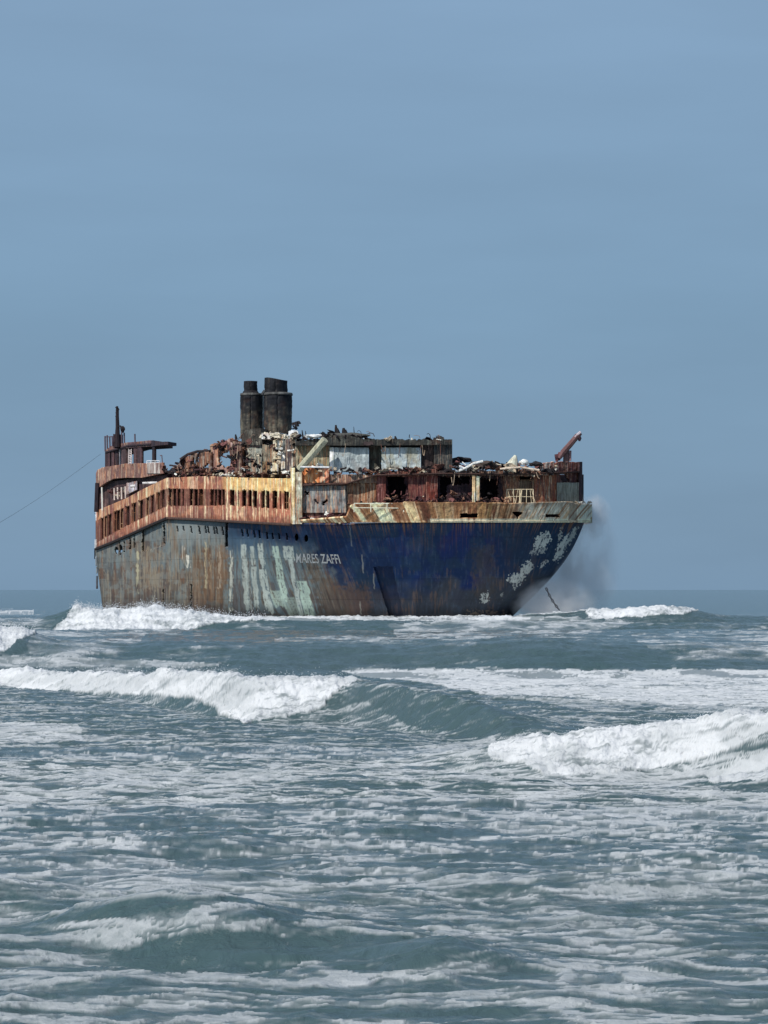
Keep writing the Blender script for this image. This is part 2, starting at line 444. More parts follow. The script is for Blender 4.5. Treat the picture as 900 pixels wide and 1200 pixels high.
def band_wy(X):
    return interp(X, [(111, 613), (119, 607), (148, 594), (171, 584), (195.5, 573), (263, 574), (345, 576)]), interp(X, [(111, 637), (119, 632), (148, 616), (171, 604.5), (195.5, 593), (263, 592), (345, 597)])


SP = [(118, 121), (122, 125), (126.5, 130), (133, 136.2), (137, 140), (141, 144), (146.5, 151), (154, 159), (162, 167), (171, 174), (176.5, 180), (183, 187), (188, 192.5),
      (197, 201), (202, 206), (207, 211), (213.5, 215), (221.6, 226), (227, 231.5), (232.5, 237.6), (246, 250), (251, 254), (255, 259), (260, 263), (269, 274.5), (278, 279.5), (283, 288), (290.6, 295), (296, 301), (305.7, 310), (311, 315), (319, 324.6), (327.5, 329), (332, 338)]


def band_holes(X, Y):
    w0, w1 = band_wy(X); h = np.zeros(X.shape, bool)
    jag = (fbm(X * .8, Y * 0, 2, 4) - .5) * 4
    for a, b in SP:
        h |= (X > a - .25) & (X < b + .25) & (Y > w0 - .6 + jag * .6) & (Y < w1 + jag * .6)
    return h


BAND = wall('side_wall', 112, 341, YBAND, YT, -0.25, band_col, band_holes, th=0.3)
for i, (a, b) in enumerate(SP):        # bent frames left in the openings
    xm = (a + b) / 2
    w0, w1 = [float(v) for v in band_wy(xm)]
    D0 = float(Dn(xm)) + 0.25
    rows = []
    vs = []; fs = []

    def bx(x0, x1, y0, y1, d0, d1):
        n0 = len(vs)
        for x, y, d in ((x0, y0, d0), (x1, y0, d0), (x1, y1, d0), (x0, y1, d0), (x0, y0, d1), (x1, y0, d1), (x1, y1, d1), (x0, y1, d1)):
            vs.append(tuple(P(x, y, d)))
        for f4 in ((0, 1, 2, 3), (5, 4, 7, 6), (4, 0, 3, 7), (1, 5, 6, 2), (4, 5, 1, 0), (3, 2, 6, 7)):
            fs.append(tuple(n0 + q for q in f4))
    bx(a - .3, a + .35, w0 - 1, w1 + 1, D0, D0 + .15); bx(b - .35, b + .3, w0 - 1, w1 + 1, D0, D0 + .15)
    bx(a + .35, b - .35, w0 - .8, w0 + .6, D0, D0 + .15); bx(a + .35, b - .35, w1 - .6, w1 + .8, D0, D0 + .15)
    if b - a > 3.6:
        t = rng.uniform(.35, .65); bx(a + (b - a) * t - .25, a + (b - a) * t + .3, w0 + .6, w1 - .6, D0, D0 + .12)
    if rng.random() < .5:
        ys = rng.uniform(w0 + 3, w1 - 3); bx(a + .35, b - .35, ys, ys + .7, D0 + .02, D0 + .1)
    me = bpy.data.meshes.new('window_frame'); me.from_pydata(vs, [], fs)
    cc = lin([(92, 60, 48), (150, 118, 92), (70, 48, 42), (120, 84, 62)][i % 4]) * KA
    set_col(me, np.tile(cc, (len(vs), 1)))
    part('window_frame', me, M_STEEL, BAND)

# pale remnant inside one opening
wall('torn_curtain_plate', 275.3, 279.4, 575, 594, 0.9, streaky((214, 200, 160), (180, 140, 100), seed=2), th=.05, rag=1.0)
# inner wall behind the openings and upper deck over it
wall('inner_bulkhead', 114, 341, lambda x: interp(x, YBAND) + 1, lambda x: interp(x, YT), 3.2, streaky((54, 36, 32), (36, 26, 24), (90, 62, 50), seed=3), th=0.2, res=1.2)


def slab(name, pts_near, off_in, z_or_y, th, col, parent=None, label=None):
    """horizontal plate: near edge at photo columns/rows, reaching inboard"""
    xs = np.arange(pts_near[0][0], pts_near[-1][0] + .01, 1.5)
    yy = interp(xs, pts_near); A = P(xs, yy, Dn(xs) + 0.05)
    rows = []
    for t in np.linspace(0, 1, 5):
        B = A.copy(); B[:, 1] += off_in * t; B[:, 0] += off_in * t * np.interp(xs, [340, 420, 694], [.25, 0, -.9]); rows.append(B)
    G = np.stack(rows, 1)
    me, used = grid_mesh(name, G)
    set_col(me, np.tile(lin(col) * KA, (used.sum(), 1)))
    o = part(name, me, M_STEEL, parent, label)
    so = o.modifiers.new('plate', 'SOLIDIFY'); so.thickness = th; so.offset = -1
    return o


slab('upper_deck', [(x, y + 1.2) for x, y in YBAND], 14, 0, 0.15, (70, 50, 44))

# ------------------------------------------------------------------ bow bulwark
YBT = [(352, 611), (407, 606), (412, 592), (425, 590), (473, 589.5), (474, 588), (500, 589), (560, 589), (600, 590), (660, 588), (672, 588.5), (674, 590.5), (694, 591)]


def lean_bw(X, Y):
    return (Y - 612) * (X - 545) / 130.0 * 0.75


def bul_col(X, Y):
    q = X + lean_bw(X, Y)
    a = fbm(q * .35, Y * .02, 4, 1); b = fbm(X * .05, Y * .1, 3, 2); c3 = fbm(q * .8, Y * .03, 3, 5)
    c = np.ones(X.shape + (3,)) * lin((178, 146, 112))
    c = mixc(c, lin((136, 94, 62)), sst(.44, .58, a) * (.9 - .4 * sst(600, 640, X)))
    c = mixc(c, lin((90, 60, 40)), .8 * sst(.6, .7, c3))
    c = mixc(c, lin((186, 182, 164)), sst(596, 630, X) * sst(.34, .48, c3) * .9)
    c = mixc(c, lin((226, 206, 170)), sst(.52, .62, fbm(q * .22 + 4, Y * .02, 3, 3)) * (1 - sst(480, 520, X)) * .7)
    for x0, x1, cc, al in ((425, 432, (228, 206, 164), .9), (447, 462, (222, 204, 166), .85), (482, 492, (204, 174, 128), .8), (432, 446, (120, 84, 56), .8), (463, 480, (120, 84, 60), .7), (410, 424, (140, 96, 66), .7),
                           (497, 506, (60, 34, 28), .85), (558, 575, (156, 122, 78), .6), (516, 530, (166, 134, 92), .6)):
        c = mixc(c, lin(cc), al * rect(q, Y, x0, x1, 570, 611, 2.5, 1.2))
    c = mixc(c, lin((84, 54, 36)), .75 * (1 - sst(588, 596, Y + (a - .5) * 14)) * sst(.35, .6, b + .1) * (1 - sst(630, 660, X) * .5))
    c = mixc(c, lin((206, 194, 166)), .9 * sst(607.4, 608.4, Y) * sst(500, 506, X))
    c = mixc(c, lin((120, 110, 96)), rect(X, Y, 667, 676, 588, 613, 2, 1.5) * .75)
    c = mixc(c, lin((96, 56, 40)), sst(.66, .76, fbm(q * .5 + 9, Y * .05, 3, 6)) * .8)
    return c * KA


def bul_holes(X, Y):
    n = (fbm(X * .6, Y * .6, 2, 3) - .5) * 3
    h = (X > 539 + n) & (X < 560 + n) & (Y > 601.5 + n * .5) & (Y < 606.8)
    h |= (X > 639 + n) & (X < 656 + n) & (Y > 602.2 + n * .4) & (Y < 606)
    h |= (np.abs(X - 606.5) < np.clip(8 - (Y - 599.5) * 1.1, .8, 6) + n * .3) & (Y > 599.5) & (Y < 608)
    return h


def DB(x):
    x = np.asarray(x, float)
    return interp(x, NEAR)


BUL = wall('bulwark', 352, 694, YBT, 612.4, -0.45, bul_col, bul_holes, th=0.2, lean=0.7)
# return of the bulwark round the stem
xs = np.linspace(0, 1, 30); ys = np.linspace(591, 612.4, 30)
e0 = P(693.9, 600, 307.2)
g = []
for s in xs:
    D = 307.2 + 9 * s; x = 694.0 - 10 * s * s - 1.0 * s
    g.append(P(np.full(30, x), HOR - (HOR - ys) * 307.2 / D, D))
g = np.array(g)
me, used = grid_mesh('bulwark_return', g)
set_col(me, streaky((120, 118, 112), (96, 84, 72), (160, 158, 150), seed=4)(np.tile(xs[:, None] * 40, (1, 30)), np.tile(ys, (30, 1))).reshape(-1, 3))
part('bulwark_return', me, M_STEEL, BUL)
# rim rail on the bulwark and ledge at its foot


def tube_mesh(name, pts, r, n=6, col=(120, 90, 70)):
    pts = np.asarray(pts, float); r = np.broadcast_to(r, (len(pts),))
    vs = []; fs = []
    for i, p in enumerate(pts):
        d = pts[min(i + 1, len(pts) - 1)] - pts[max(i - 1, 0)]; d /= np.linalg.norm(d) + 1e-9
        a = np.cross(d, [0.1, 1, 0.05]); a /= np.linalg.norm(a) + 1e-9
        if not np.isfinite(a).all() or np.linalg.norm(a) < .1: a = np.array([1., 0, 0])
        b = np.cross(d, a)
        for k in range(n):
            t = 2 * math.pi * k / n
            vs.append(p + r[i] * (a * math.cos(t) + b * math.sin(t)))
    for i in range(len(pts) - 1):
        for k in range(n):
            fs.append((i * n + k, i * n + (k + 1) % n, (i + 1) * n + (k + 1) % n, (i + 1) * n + k))
    fs.append(tuple(range(n))[::-1]); fs.append(tuple((len(pts) - 1) * n + k for k in range(n)))
    me = bpy.data.meshes.new(name); me.from_pydata([tuple(v) for v in vs], [], fs); me.update()
    set_col(me, np.tile(lin(col) * KA, (len(vs), 1)))
    return me


def merge(name, ms):
    import bmesh
    bm = bmesh.new()
    for m in ms: bm.from_mesh(m)
    me = bpy.data.meshes.new(name); bm.to_mesh(me); bm.free()
    for m in ms: bpy.data.meshes.remove(m)
    return me


def tube(name, pts, r, col, parent=None, mat=None, n=6, label=None):
    return part(name, tube_mesh(name, pts, r, n, col), mat or M_STEEL, parent, label)


def line(px0, py0, px1, py1, D0, D1=None, n=2):
    t = np.linspace(0, 1, n); D1 = D0 if D1 is None else D1
    return P(px0 + (px1 - px0) * t, py0 + (py1 - py0) * t, D0 + (D1 - D0) * t)


xx = np.linspace(506, 692, 40); tube('ledge', P(xx, 610.4 + .35 * np.sin(xx * .3), Dn(xx) - .5), .07, (176, 162, 136), BUL)
xx = np.linspace(196, 341, 40); tube('rubbing_strake', P(xx, interp(xx, YT) + .8, Dn(xx) - .38), .16, (64, 50, 46), HULL)
xx = np.linspace(112, 195, 30); tube('rubbing_strake', P(xx, interp(xx, YT) + .8, Dn(xx) - .38), .2, (40, 34, 34), HULL)


def railing(x0, x1, yt_, yb_, D, col, nposts, parent=None, r=.05, broken=0):
    ms = [tube_mesh('t', line(x0, yt_, x1, yt_, D), r, 5, col), tube_mesh('t', line(x0, (yt_ + yb_) / 2, x1, (yt_ + yb_) / 2 + .5, D), r * .8, 5, col)]
    for i, x in enumerate(np.linspace(x0, x1, nposts)):
        j = rng.uniform(-.5, .5)
        ms.append(tube_mesh('t', line(x, yt_, x + j, yb_, D), r, 5, col))
    for i in range(broken):
        a = rng.uniform(x0, x1); ms.append(tube_mesh('t', line(a, yt_ + 1, a + rng.uniform(-5, 5), yb_, D), r * .8, 5, col))
    return part('railing', merge('railing', ms), M_STEEL, parent)


railing(594, 625, 573.5, 590, 301.2, (204, 180, 150), 5, None, .042, 9)
railing(592, 599, 583, 591, 301.0, (190, 160, 130), 3, None, .04, 3)
railing(415, 473, 590.0, 600, 298.6, (228, 208, 176), 4, None, .05, 0)

# ------------------------------------------------------------------ deckhouse walls behind the bulwark
RB = dict(th=0.25)


def house(name, x0, x1, y0, y1, off, *c, **k):
    lab = k.pop('label', None); sd = k.pop('seed', int(x0) % 7); th = k.pop('th', 0.4); rag = k.pop('rag', 0.3); f = k.pop('f', .6); holes = k.pop('holes', None)
    return wall(name, x0, x1, y0, y1, off, streaky(*c, seed=sd, f=f), holes, th=th, rag=rag, label=lab, seed=sd, **k)


def ragged_hole(*polys, rag=1.5):
    return lambda X, Y: np.any([rpoly(X, Y, p, rag=rag, f=.5) > .5 for p in polys], axis=0)


# full height pale corner post column
house('corner_post', 340.5, 345.5, 548, 614.2, -0.2, (196, 180, 140), (150, 120, 84), (226, 214, 190), th=.8)
house('corner_post', 345.7, 354, 553, 614, -0.1, (146, 146, 128), (120, 96, 76), (200, 200, 186), (60, 56, 50), th=.8)
# lower tier, left to right
house('panel_wall', 354.5, 405, 569, 601, .6, (108, 112, 112), (88, 84, 84), None, (50, 46, 46), holes=ragged_hole([(367, 586), (369, 584), (374, 590), (371, 591)], [(376, 590), (382, 585), (384, 587), (378, 592)], [(356, 575), (362, 576), (361, 580), (357, 580)], rag=1.2), label='pale grey steel wall with gouged holes')
house('lower_wall', 354.5, 408, 601.3, 614, .9, (84, 52, 50), (60, 40, 40), (150, 110, 100), (36, 26, 28))
house('side_plate', 353.5, 374, 547, 566, .3, (196, 124, 74), (150, 84, 50), (224, 180, 140), (90, 50, 36), label='orange rusted plate')
house('side_plate', 374.3, 385, 549, 566, .4, (140, 84, 64), (180, 120, 90), (220, 190, 160))
house('ledge_beam', 354.5, 403, 566.6, 568.6, .1, (74, 52, 46), (50, 38, 36), rag=.3)
house('bulkhead', 385.5, 442, 556, 566, .8, (110, 92, 82), (90, 66, 56), (160, 150, 136), (60, 44, 40))
house('bulkhead', 405.5, 441, 566.4, 601, 1.0, (104, 80, 64), (80, 54, 42), (140, 116, 96), (56, 38, 34))
house('column', 441.3, 452, 551, 600, .7, (92, 50, 44), (70, 38, 36), (128, 90, 84))
house('bulkhead', 452.3, 478, 553, 592, 1.2, (58, 36, 38), (46, 32, 36), None, (24, 20, 26), holes=ragged_hole([(454, 557), (472, 555), (476, 572), (474, 586), (455, 588)]))
house('bulkhead', 478.3, 499, 551, 592, .8, (82, 42, 40), (60, 32, 34), (116, 74, 66), (40, 24, 26))
house('column', 499.3, 513, 550, 592, .6, (98, 46, 38), (76, 38, 34), (142, 108, 96))
house('bulkhead', 513.3, 553, 553, 592, 1.2, (56, 38, 40), (44, 32, 38), (90, 72, 70), (26, 22, 26), holes=ragged_hole([(515, 558), (550, 557), (550, 567), (524, 568), (523, 586), (515, 586)]))
house('cream_post', 553.5, 557.2, 557, 589, .2, (220, 202, 166), (180, 150, 110), (240, 226, 196), th=.3)
house('cream_post', 558.2, 562, 558, 587, .3, (206, 190, 156), (160, 130, 96), (240, 226, 196), th=.3)
house('bulkhead', 562.3, 590, 552, 592, 1.2, (56, 40, 38), (40, 30, 34), (104, 76, 64), holes=ragged_hole([(563, 560), (584, 560), (584, 584), (563, 586)]))
house('bulkhead', 590.3, 609, 556, 592, 1.0, (112, 84, 66), (92, 62, 50), (140, 116, 96), (70, 44, 36))
DOOR = house('door', 609.6, 624, 563, 591, 1.25, (96, 82, 66), (80, 60, 48), (120, 104, 84), th=.1)
tube('door_frame', P([609.4, 609.4, 624.4, 624.4], [591, 562.5, 562.5, 591], 302.3), .09, (130, 106, 84), DOOR)
house('bulkhead', 624.6, 653, 556, 592, .9, (100, 68, 56), (112, 58, 44), (120, 98, 84), (60, 38, 34))
house('forward_tower', 648, 680.3, [(648, 546), (654, 541), (680, 541.5)], 566, 1.3, (92, 54, 50), (76, 48, 48), (142, 116, 108), (52, 34, 34), th=3.0, holes=ragged_hole([(656, 555), (664, 556), (668, 565), (660, 565), (656, 561)]))
house('grey_panel', 652.5, 682, 565.5, 589, .7, (114, 112, 100), (102, 98, 88), (124, 122, 112), th=1.6, label='plain grey steel panel', rag=.2)
house('tower_edge_post', 678.8, 682.5, 541, 588, .65, (60, 44, 46), (48, 36, 38), th=.3, Df=lambda x: Dn(x) * 1.0)
house('striped_plate', 633, 650, [(633, 543), (650, 541)], 557, .8, (150, 110, 96), (120, 74, 64), (214, 196, 180), f=1.2)
house('roof_edge', 586, 634, [(586, 553), (600, 549), (634, 552)], 558, .2, (84, 66, 58), (60, 44, 40), (150, 120, 100), (40, 30, 30))
house('roof_edge', 513, 586, [(513, 552), (540, 551), (560, 553), (586, 552)], 557.5, .3, (70, 58, 54), (50, 40, 38), (140, 120, 104), (34, 28, 30), rag=1.0)
# black interior behind the openings (decks, far bulkhead)
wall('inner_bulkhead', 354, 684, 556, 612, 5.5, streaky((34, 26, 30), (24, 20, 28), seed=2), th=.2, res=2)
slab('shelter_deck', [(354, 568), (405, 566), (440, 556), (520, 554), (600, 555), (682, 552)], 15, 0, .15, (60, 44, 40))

# ------------------------------------------------------------------ upper house
ROOF = house('roof', 346, 530, [(346, 516.5), (385, 513), (395, 509.5), (408, 510), (430, 514.5), (500, 515), (530, 516)], [(346, 522), (440, 522), (530, 521)], 0.4, (34, 36, 36), (50, 48, 44), (84, 84, 76), (18, 18, 20), th=9.0, rag=.9)
house('house_wall', 346.5, 386, 522.3, 548, 1.6, (112, 112, 92), (96, 92, 76), (130, 130, 112), (66, 54, 44))
house('white_post', 386.3, 391, 524, 552, 1.0, (206, 208, 196), (160, 160, 150), th=.3)
house('wall_panel', 392, 432, 524.5, 553, 1.1, (134, 142, 142), (124, 132, 134), (148, 156, 156), None, f=.15, label='square light grey steel panel', th=.5, rag=.2)
house('recess_wall', 432.3, 446.5, 522.4, 554, 1.8, (60, 58, 50), (44, 42, 38), (92, 92, 80), th=.4)
house('wall_panel', 447, 493, 524.5, [(447, 549), (465, 551), (475, 554), (490, 554), (493, 551)], 1.1, (136, 138, 128), (150, 160, 162), (120, 116, 100), None, f=.15, label='wide light grey steel panel with ragged lower edge', th=.5, rag=.2)
house('recess_wall', 493.3, 508, 521, 552, 1.6, (60, 48, 46), (46, 38, 38), (84, 72, 66), th=.4)
house('end_block', 508.3, 530, [(508, 513.5), (513, 511.5), (520, 512), (521, 515), (530, 515)], 550, 1.0, (52, 56, 56), (42, 44, 46), (104, 96, 86), (28, 30, 34), th=6)
house('wall_foot', 440, 513, [(440, 556), (452, 551), (478, 553), (513, 549)], 558, .5, (70, 42, 38), (96, 60, 50), (150, 120, 104), rag=1)
tube('diagonal_brace', line(351, 550, 381, 515, 302.2, 300.6), .42, (150, 148, 128), n=8)
tube('white_beam', P([534, 545, 555, 566], [553, 549, 543, 540.5], 299.5), .13, (200, 198, 190))
tube('white_beam', P([531, 540, 547], [546.5, 546.8, 551], 299.7), .13, (214, 208, 200))
tube('white_beam', line(352, 547.2, 386, 547.6, 301.2), .09, (236, 214, 196))
tube('white_beam', P([586, 610, 632], [549.5, 547.5, 551], 300), .1, (186, 170, 152))

# ------------------------------------------------------------------ funnel casing and middle deckhouses
house('funnel_casing', 288, 307, 521, 559, 6, (122, 126, 118), (92, 94, 88), (170, 172, 160), (54, 54, 50), th=6, rag=.4)
house('funnel_casing', 283, 307.5, [(283, 508), (290, 502.5), (305, 502), (307.5, 513)], 521.5, 5.6, (54, 52, 48), (40, 40, 38), (110, 108, 98), (22, 22, 22), th=7, rag=.4, mat=M_SOOT)
house('casing_wall', 307.5, 322, 521, 541, 5.4, (104, 100, 88), (84, 78, 68), (150, 146, 130), (50, 46, 40), th=5)
house('casing_wall', 307.3, 330, 541, 559, 5.0, (92, 80, 62), (70, 58, 46), (140, 130, 104), (44, 36, 32), th=5)
house('casing_ledge', 306.5, 326, 507, 514.5, 4.7, (216, 218, 214), (170, 170, 164), (236, 236, 230), (84, 80, 74), th=5, rag=.6)
house('casing_wall', 320, 329, 514.8, 538, 4.5, (200, 190, 166), (160, 146, 120), (230, 224, 204), (96, 86, 74), th=.5)
house('white_plate', 317, 325, [(317, 543), (321, 542), (325, 544)], 556, 4.2, (216, 204, 176), (180, 160, 126), (236, 228, 206), th=.3)
house('casing_wall', 329.3, 334, 509, 553, 4.1, (176, 170, 154), (130, 124, 110), (224, 220, 208), (80, 74, 66), th=.6)
house('casing_wall', 334.2, 341.5, 513, 552, 3.6, (66, 60, 62), (52, 46, 50), (140, 134, 126), (36, 32, 36), th=5)
house('corner_frame', 341.6, 347.5, [(341.6, 508), (347.5, 506)], 552, 3.1, (110, 100, 88), (90, 78, 66), (216, 210, 196), (50, 44, 42), th=.8)
house('white_plate', 338, 351, [(338, 506), (346, 503), (349, 505), (351, 513)], 514, 3.6, (222, 224, 222), (180, 180, 176), (240, 240, 236), th=3, rag=.6)

house('middle_house', 203, 214, [(203, 547), (208, 545.5), (212, 539)], 560, 3, (76, 62, 58), (58, 44, 42), (140, 130, 126), (34, 28, 28), th=4, rag=1.5)
house('middle_house', 212, 247, [(212, 540), (220, 534), (232, 530.3), (247, 530)], 560, 3.5, (88, 66, 58), (64, 46, 42), (150, 146, 136), (34, 26, 26), th=6, rag=.8,
      holes=ragged_hole([(225, 536), (228, 535), (228, 549), (226, 550)], [(230, 535), (232, 535), (232, 552), (230, 552)], [(236, 548), (244, 541), (243, 558), (236, 558)]))
house('middle_house', 246, 272, [(246, 522), (252, 520), (262, 519), (268, 515), (272, 518)], 560, 4.2, (132, 106, 98), (104, 76, 66), (168, 146, 138), (60, 44, 42), th=7, rag=1.5,
      holes=ragged_hole([(256, 533), (269, 528), (270, 546), (262, 548), (255, 541)], rag=1))
house('middle_house', 272, 283, [(272, 518), (277, 515), (283, 518)], 558, 4.6, (84, 64, 60), (64, 46, 44), (124, 108, 98), (40, 32, 32), th=7, rag=2)
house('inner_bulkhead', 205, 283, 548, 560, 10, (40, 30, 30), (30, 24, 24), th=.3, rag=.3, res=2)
tube('roof_pipe', P([211, 220, 231, 247], [538.5, 532.5, 529, 528.6], 316), .16, (44, 40, 42))


def revolve(name, cx, D, prof, n=40, squash=1.0, top=None, colfn=None, parent=None, mat=None):
    """prof: (photo row, half width in photo px)"""
    V = []
    th = np.linspace(0, 2 * np.pi, n + 1)
    prof = np.asarray(prof, float)
    rows = []
    for i in range(len(prof) - 1):
        k = max(2, int(abs(prof[i + 1, 0] - prof[i, 0]) / 1.0) + 1)
        for t in np.linspace(0, 1, k, endpoint=False): rows.append(prof[i] * (1 - t) + prof[i + 1] * t)
    rows.append(prof[-1]); rows = np.array(rows)
    cxw = (cx - 450) * D / F
    for y, hw in rows:
        r = hw * D / F; z = HC + (HOR - y) * D / F
        V.append(np.stack([cxw - r * np.sin(th), D - r * squash * np.cos(th), np.full(n + 1, z)], -1))
    V = np.array(V)
    if top is not None:
        k = (np.arange(len(rows)) < 6)[:, None]
        V[..., 2] += np.where(k, 1, 0) * top(V[..., 0]) * np.linspace(1, 0, 6)[np.clip(np.arange(len(rows)), 0, 5)][:, None]
    nn = 0.12 * (fbm(th[None] * 3 + 0 * V[..., 0], rows[:, :1] * .3 + 0 * V[..., 0], 3, 2) - .5)
    V[..., 0] += nn; V[..., 1] += nn
    me, used = grid_mesh(name, V)
    qx, qy = proj(V[..., 0], V[..., 1], V[..., 2])
    set_col(me, colfn(qx + th[None] * 3, qy).reshape(-1, 3)[used])
    o = part(name, me, mat or M_SOOT, parent)
    so = o.modifiers.new('plate', 'SOLIDIFY'); so.thickness = .12; so.offset = -1
    return o


soot = streaky((27, 28, 32), (20, 21, 25), (50, 48, 46), (14, 14, 18), seed=3)
soot2 = streaky((60, 58, 52), (36, 36, 36), (96, 92, 80), (22, 22, 24), seed=5)


def funcol(X, Y):
    a = soot(X, Y); b = soot2(X, Y)
    t = sst(474, 496, Y + (fbm(X * .2, Y * .2, 3, 2) - .5) * 24)[..., None]
    return a * (1 - t) + b * t


F1 = revolve('funnel', 294.5, 317, [(462.5, 9.2), (463, 11.5), (466, 11.8), (502, 11.7), (506, 11.6), (514, 11.4)], colfn=funcol)
revolve('funnel_cap', 293.8, 317, [(446.8, 6.6), (458.5, 6.7), (459.5, 7.6), (462.5, 9.4)], colfn=soot, parent=F1)
revolve('funnel_collar', 294.5, 317, [(462.2, 9), (462.0, 12.1), (464.0, 12.2)], colfn=streaky((74, 74, 72), (50, 50, 50), seed=1), parent=F1)
F2 = revolve('funnel', 325.8, 315.5, [(461, 12.2), (462.5, 15.0), (466, 15.3), (490, 15.2), (498, 15.0), (508, 13.5)], colfn=funcol)
revolve('funnel_cap', 323.5, 315.5, [(445.2, 12.1), (452, 12.2), (461.5, 12.4)], top=lambda x: 0.18 * np.cos((x + 13.7) * 1.3) + .06, colfn=soot, parent=F2)
revolve('funnel_collar', 325.8, 315.5, [(461.4, 12), (461.4, 16.0), (463.4, 16.2)], colfn=streaky((84, 84, 82), (50, 50, 50), seed=1), parent=F2)
tube('vent_pipe', line(308.3, 463, 308.3, 506, 317), .15, (150, 158, 158), n=8)
tube('vent_pipe', line(311, 458, 307.5, 463, 315), .25, (50, 52, 54), n=8)

# ------------------------------------------------------------------ bridge at the far end
# the curved bulwark ring
def yl(v): return v


RING = wall('bridge_bulwark', 112.3, 190, [(112.3, 555), (114, 551), (118, 548.5), (128, 546.5), (148, 543.5), (190, 542)], [(112.3, 572), (117, 570.5), (125, 565), (133, 561), (145, 560), (165, 560), (190, 555)], -.2,
            streaky((122, 90, 80), (96, 70, 66), (170, 140, 118), (70, 48, 46), seed=2), th=.3, rag=.4)
wall('bridge_bulwark_plate', 172, 187, [(172, 543), (187, 542.5)], 555, -.6, streaky((150, 140, 132), (120, 96, 90), (186, 180, 172), seed=4), th=.08, parent=RING, rag=.5)
slab('bridge_deck', [(112.5, 562), (148, 556), (190, 551)], 12, 0, .3, (50, 36, 36))
wall('bridge_lower_wall', 115, 196, [(115, 566), (196, 556)], lambda x: interp(x, YBAND) + 2, 3.0, streaky((60, 44, 46), (44, 34, 38), (110, 86, 80), (30, 24, 28), seed=6), th=3, res=1)
tube('stanchion', line(119.5, 571, 120.2, 598, 356), .12, (206, 196, 186))
tube('stanchion', line(114.5, 566, 113.2, 600, 361), .35, (40, 34, 40))
for x, y0 in ((134, 572), (138, 571), (142.5, 571), (147, 570)):
    tube('stanchion', line(x, y0, x + .3, y0 + 14, float(Dn(x)) - .1), .12, (190, 176, 166))
wall('pale_plate', 148, 160, [(148, 567), (160, 563.5)], [(148, 580), (160, 574)], 1.2, streaky((160, 158, 166), (120, 110, 116), (206, 200, 200), (70, 60, 64), seed=1), th=.15, rag=1)
tube('white_beam', line(167, 566.3, 184, 565.6, 325), .14, (236, 220, 206))
tube('white_beam', line(153, 570, 158.5, 569.5, 336), .16, (240, 238, 236))
BROOF = wall('bridge_roof', 123, 177, [(123, 528), (130, 522.5), (150, 518.5), (177, 515.8)], [(123, 532), (130, 528), (150, 525), (177, 523)], 0.4,
             streaky((88, 66, 68), (70, 52, 56), (116, 90, 84), (50, 38, 42), seed=5), th=.3, rag=.3)
slab('bridge_roof_plate', [(123, 529), (150, 521), (177, 519)], 8, 0, .25, (50, 40, 44), parent=BROOF)
wall('roof_wing', 177, 197, [(177, 516), (190, 517.6), (197, 517.4)], [(177, 523.5), (185, 522), (197, 521)], 0.2, streaky((50, 42, 48), (40, 34, 40), (80, 60, 60), seed=1), th=3, rag=.5, parent=BROOF)
for x, w, y0, y1, cc, d in ((126, 3.0, 528, 548, (66, 48, 52), 0.5), (131.5, 1.2, 526, 548, (80, 60, 62), .7), (144.5, 2.6, 524, 546, (84, 66, 68), .8), (136, 1.4, 526, 548, (56, 44, 48), 1.5), (148, 1.6, 525, 545, (92, 74, 76), 2.2),
                            (158, 1.6, 524, 545, (84, 64, 66), .9), (163, 2.1, 522, 544, (70, 54, 58), .6), (179.5, 1.3, 522, 543, (44, 36, 42), .6), (140, .5, 526, 547, (180, 176, 180), 1.2)):
    wall('bridge_pillar', x - w, x + w, y0, y1, d, streaky(cc, tuple(int(v * .7) for v in cc), seed=int(x) % 5), th=.5 * 2 * w * .12 + .1, res=.5)
ms = [tube_mesh('t', line(150.8, 526, 150.6, 544, 339), .06, 5, (190, 180, 176)), tube_mesh('t', line(154.2, 526, 154, 544, 339), .06, 5, (190, 180, 176))]
for k in range(8): ms.append(tube_mesh('t', line(150.6, 528 + 2.1 * k, 154.2, 527.6 + 2.1 * k, 339), .07, 5, (190, 180, 176)))
part('ladder', merge('ladder', ms), M_STEEL)
# open mesh remains of the old wheelhouse front
tube('stanchion', line(189.6, 533.5, 190.5, 545, 322), .06, (100, 84, 90)); tube('stanchion', line(187.5, 534, 189.6, 533.5, 322), .06, (100, 84, 90))
railing(172, 187, 540.0, 543.6, 323, (200, 196, 200), 4, None, .05)
# mast
MASTD = 347
MAST = tube('mast', P([137.9, 137.6, 137.8, 137.4, 137.2], [524, 512, 500, 488, 476], MASTD), [.42, .33, .26, .22, .14], (36, 30, 34), mat=M_SOOT, n=8)
ms = []
for k in range(14):
    y = 478 + k * 2.6; s = rng.uniform(1.2, 2.4) * (1 if k % 2 else -1)
    ms.append(tube_mesh('t', line(137.5, y, 137.5 + s, y + rng.uniform(-1, 1), MASTD - .1), .09, 5, (34, 28, 32)))
ms.append(tube_mesh('t', line(138.9, 478, 139.2, 512, MASTD - .1), .05, 5, (34, 28, 32))); ms.append(tube_mesh('t', line(136.0, 480, 136.2, 512, MASTD - .1), .05, 5, (34, 28, 32)))
part('mast_rungs', merge('m', ms), M_SOOT, MAST)
for (x, y, w, h) in ((136, 517, 3.4, 8),):
    wall('mast_foot', x - w, x + w, y - h, y + h, 4, streaky((56, 42, 46), (40, 32, 36), seed=1), th=1.5, Df=lambda X: np.full(X.shape, 343.0), parent=MAST, rag=1)
import bmesh


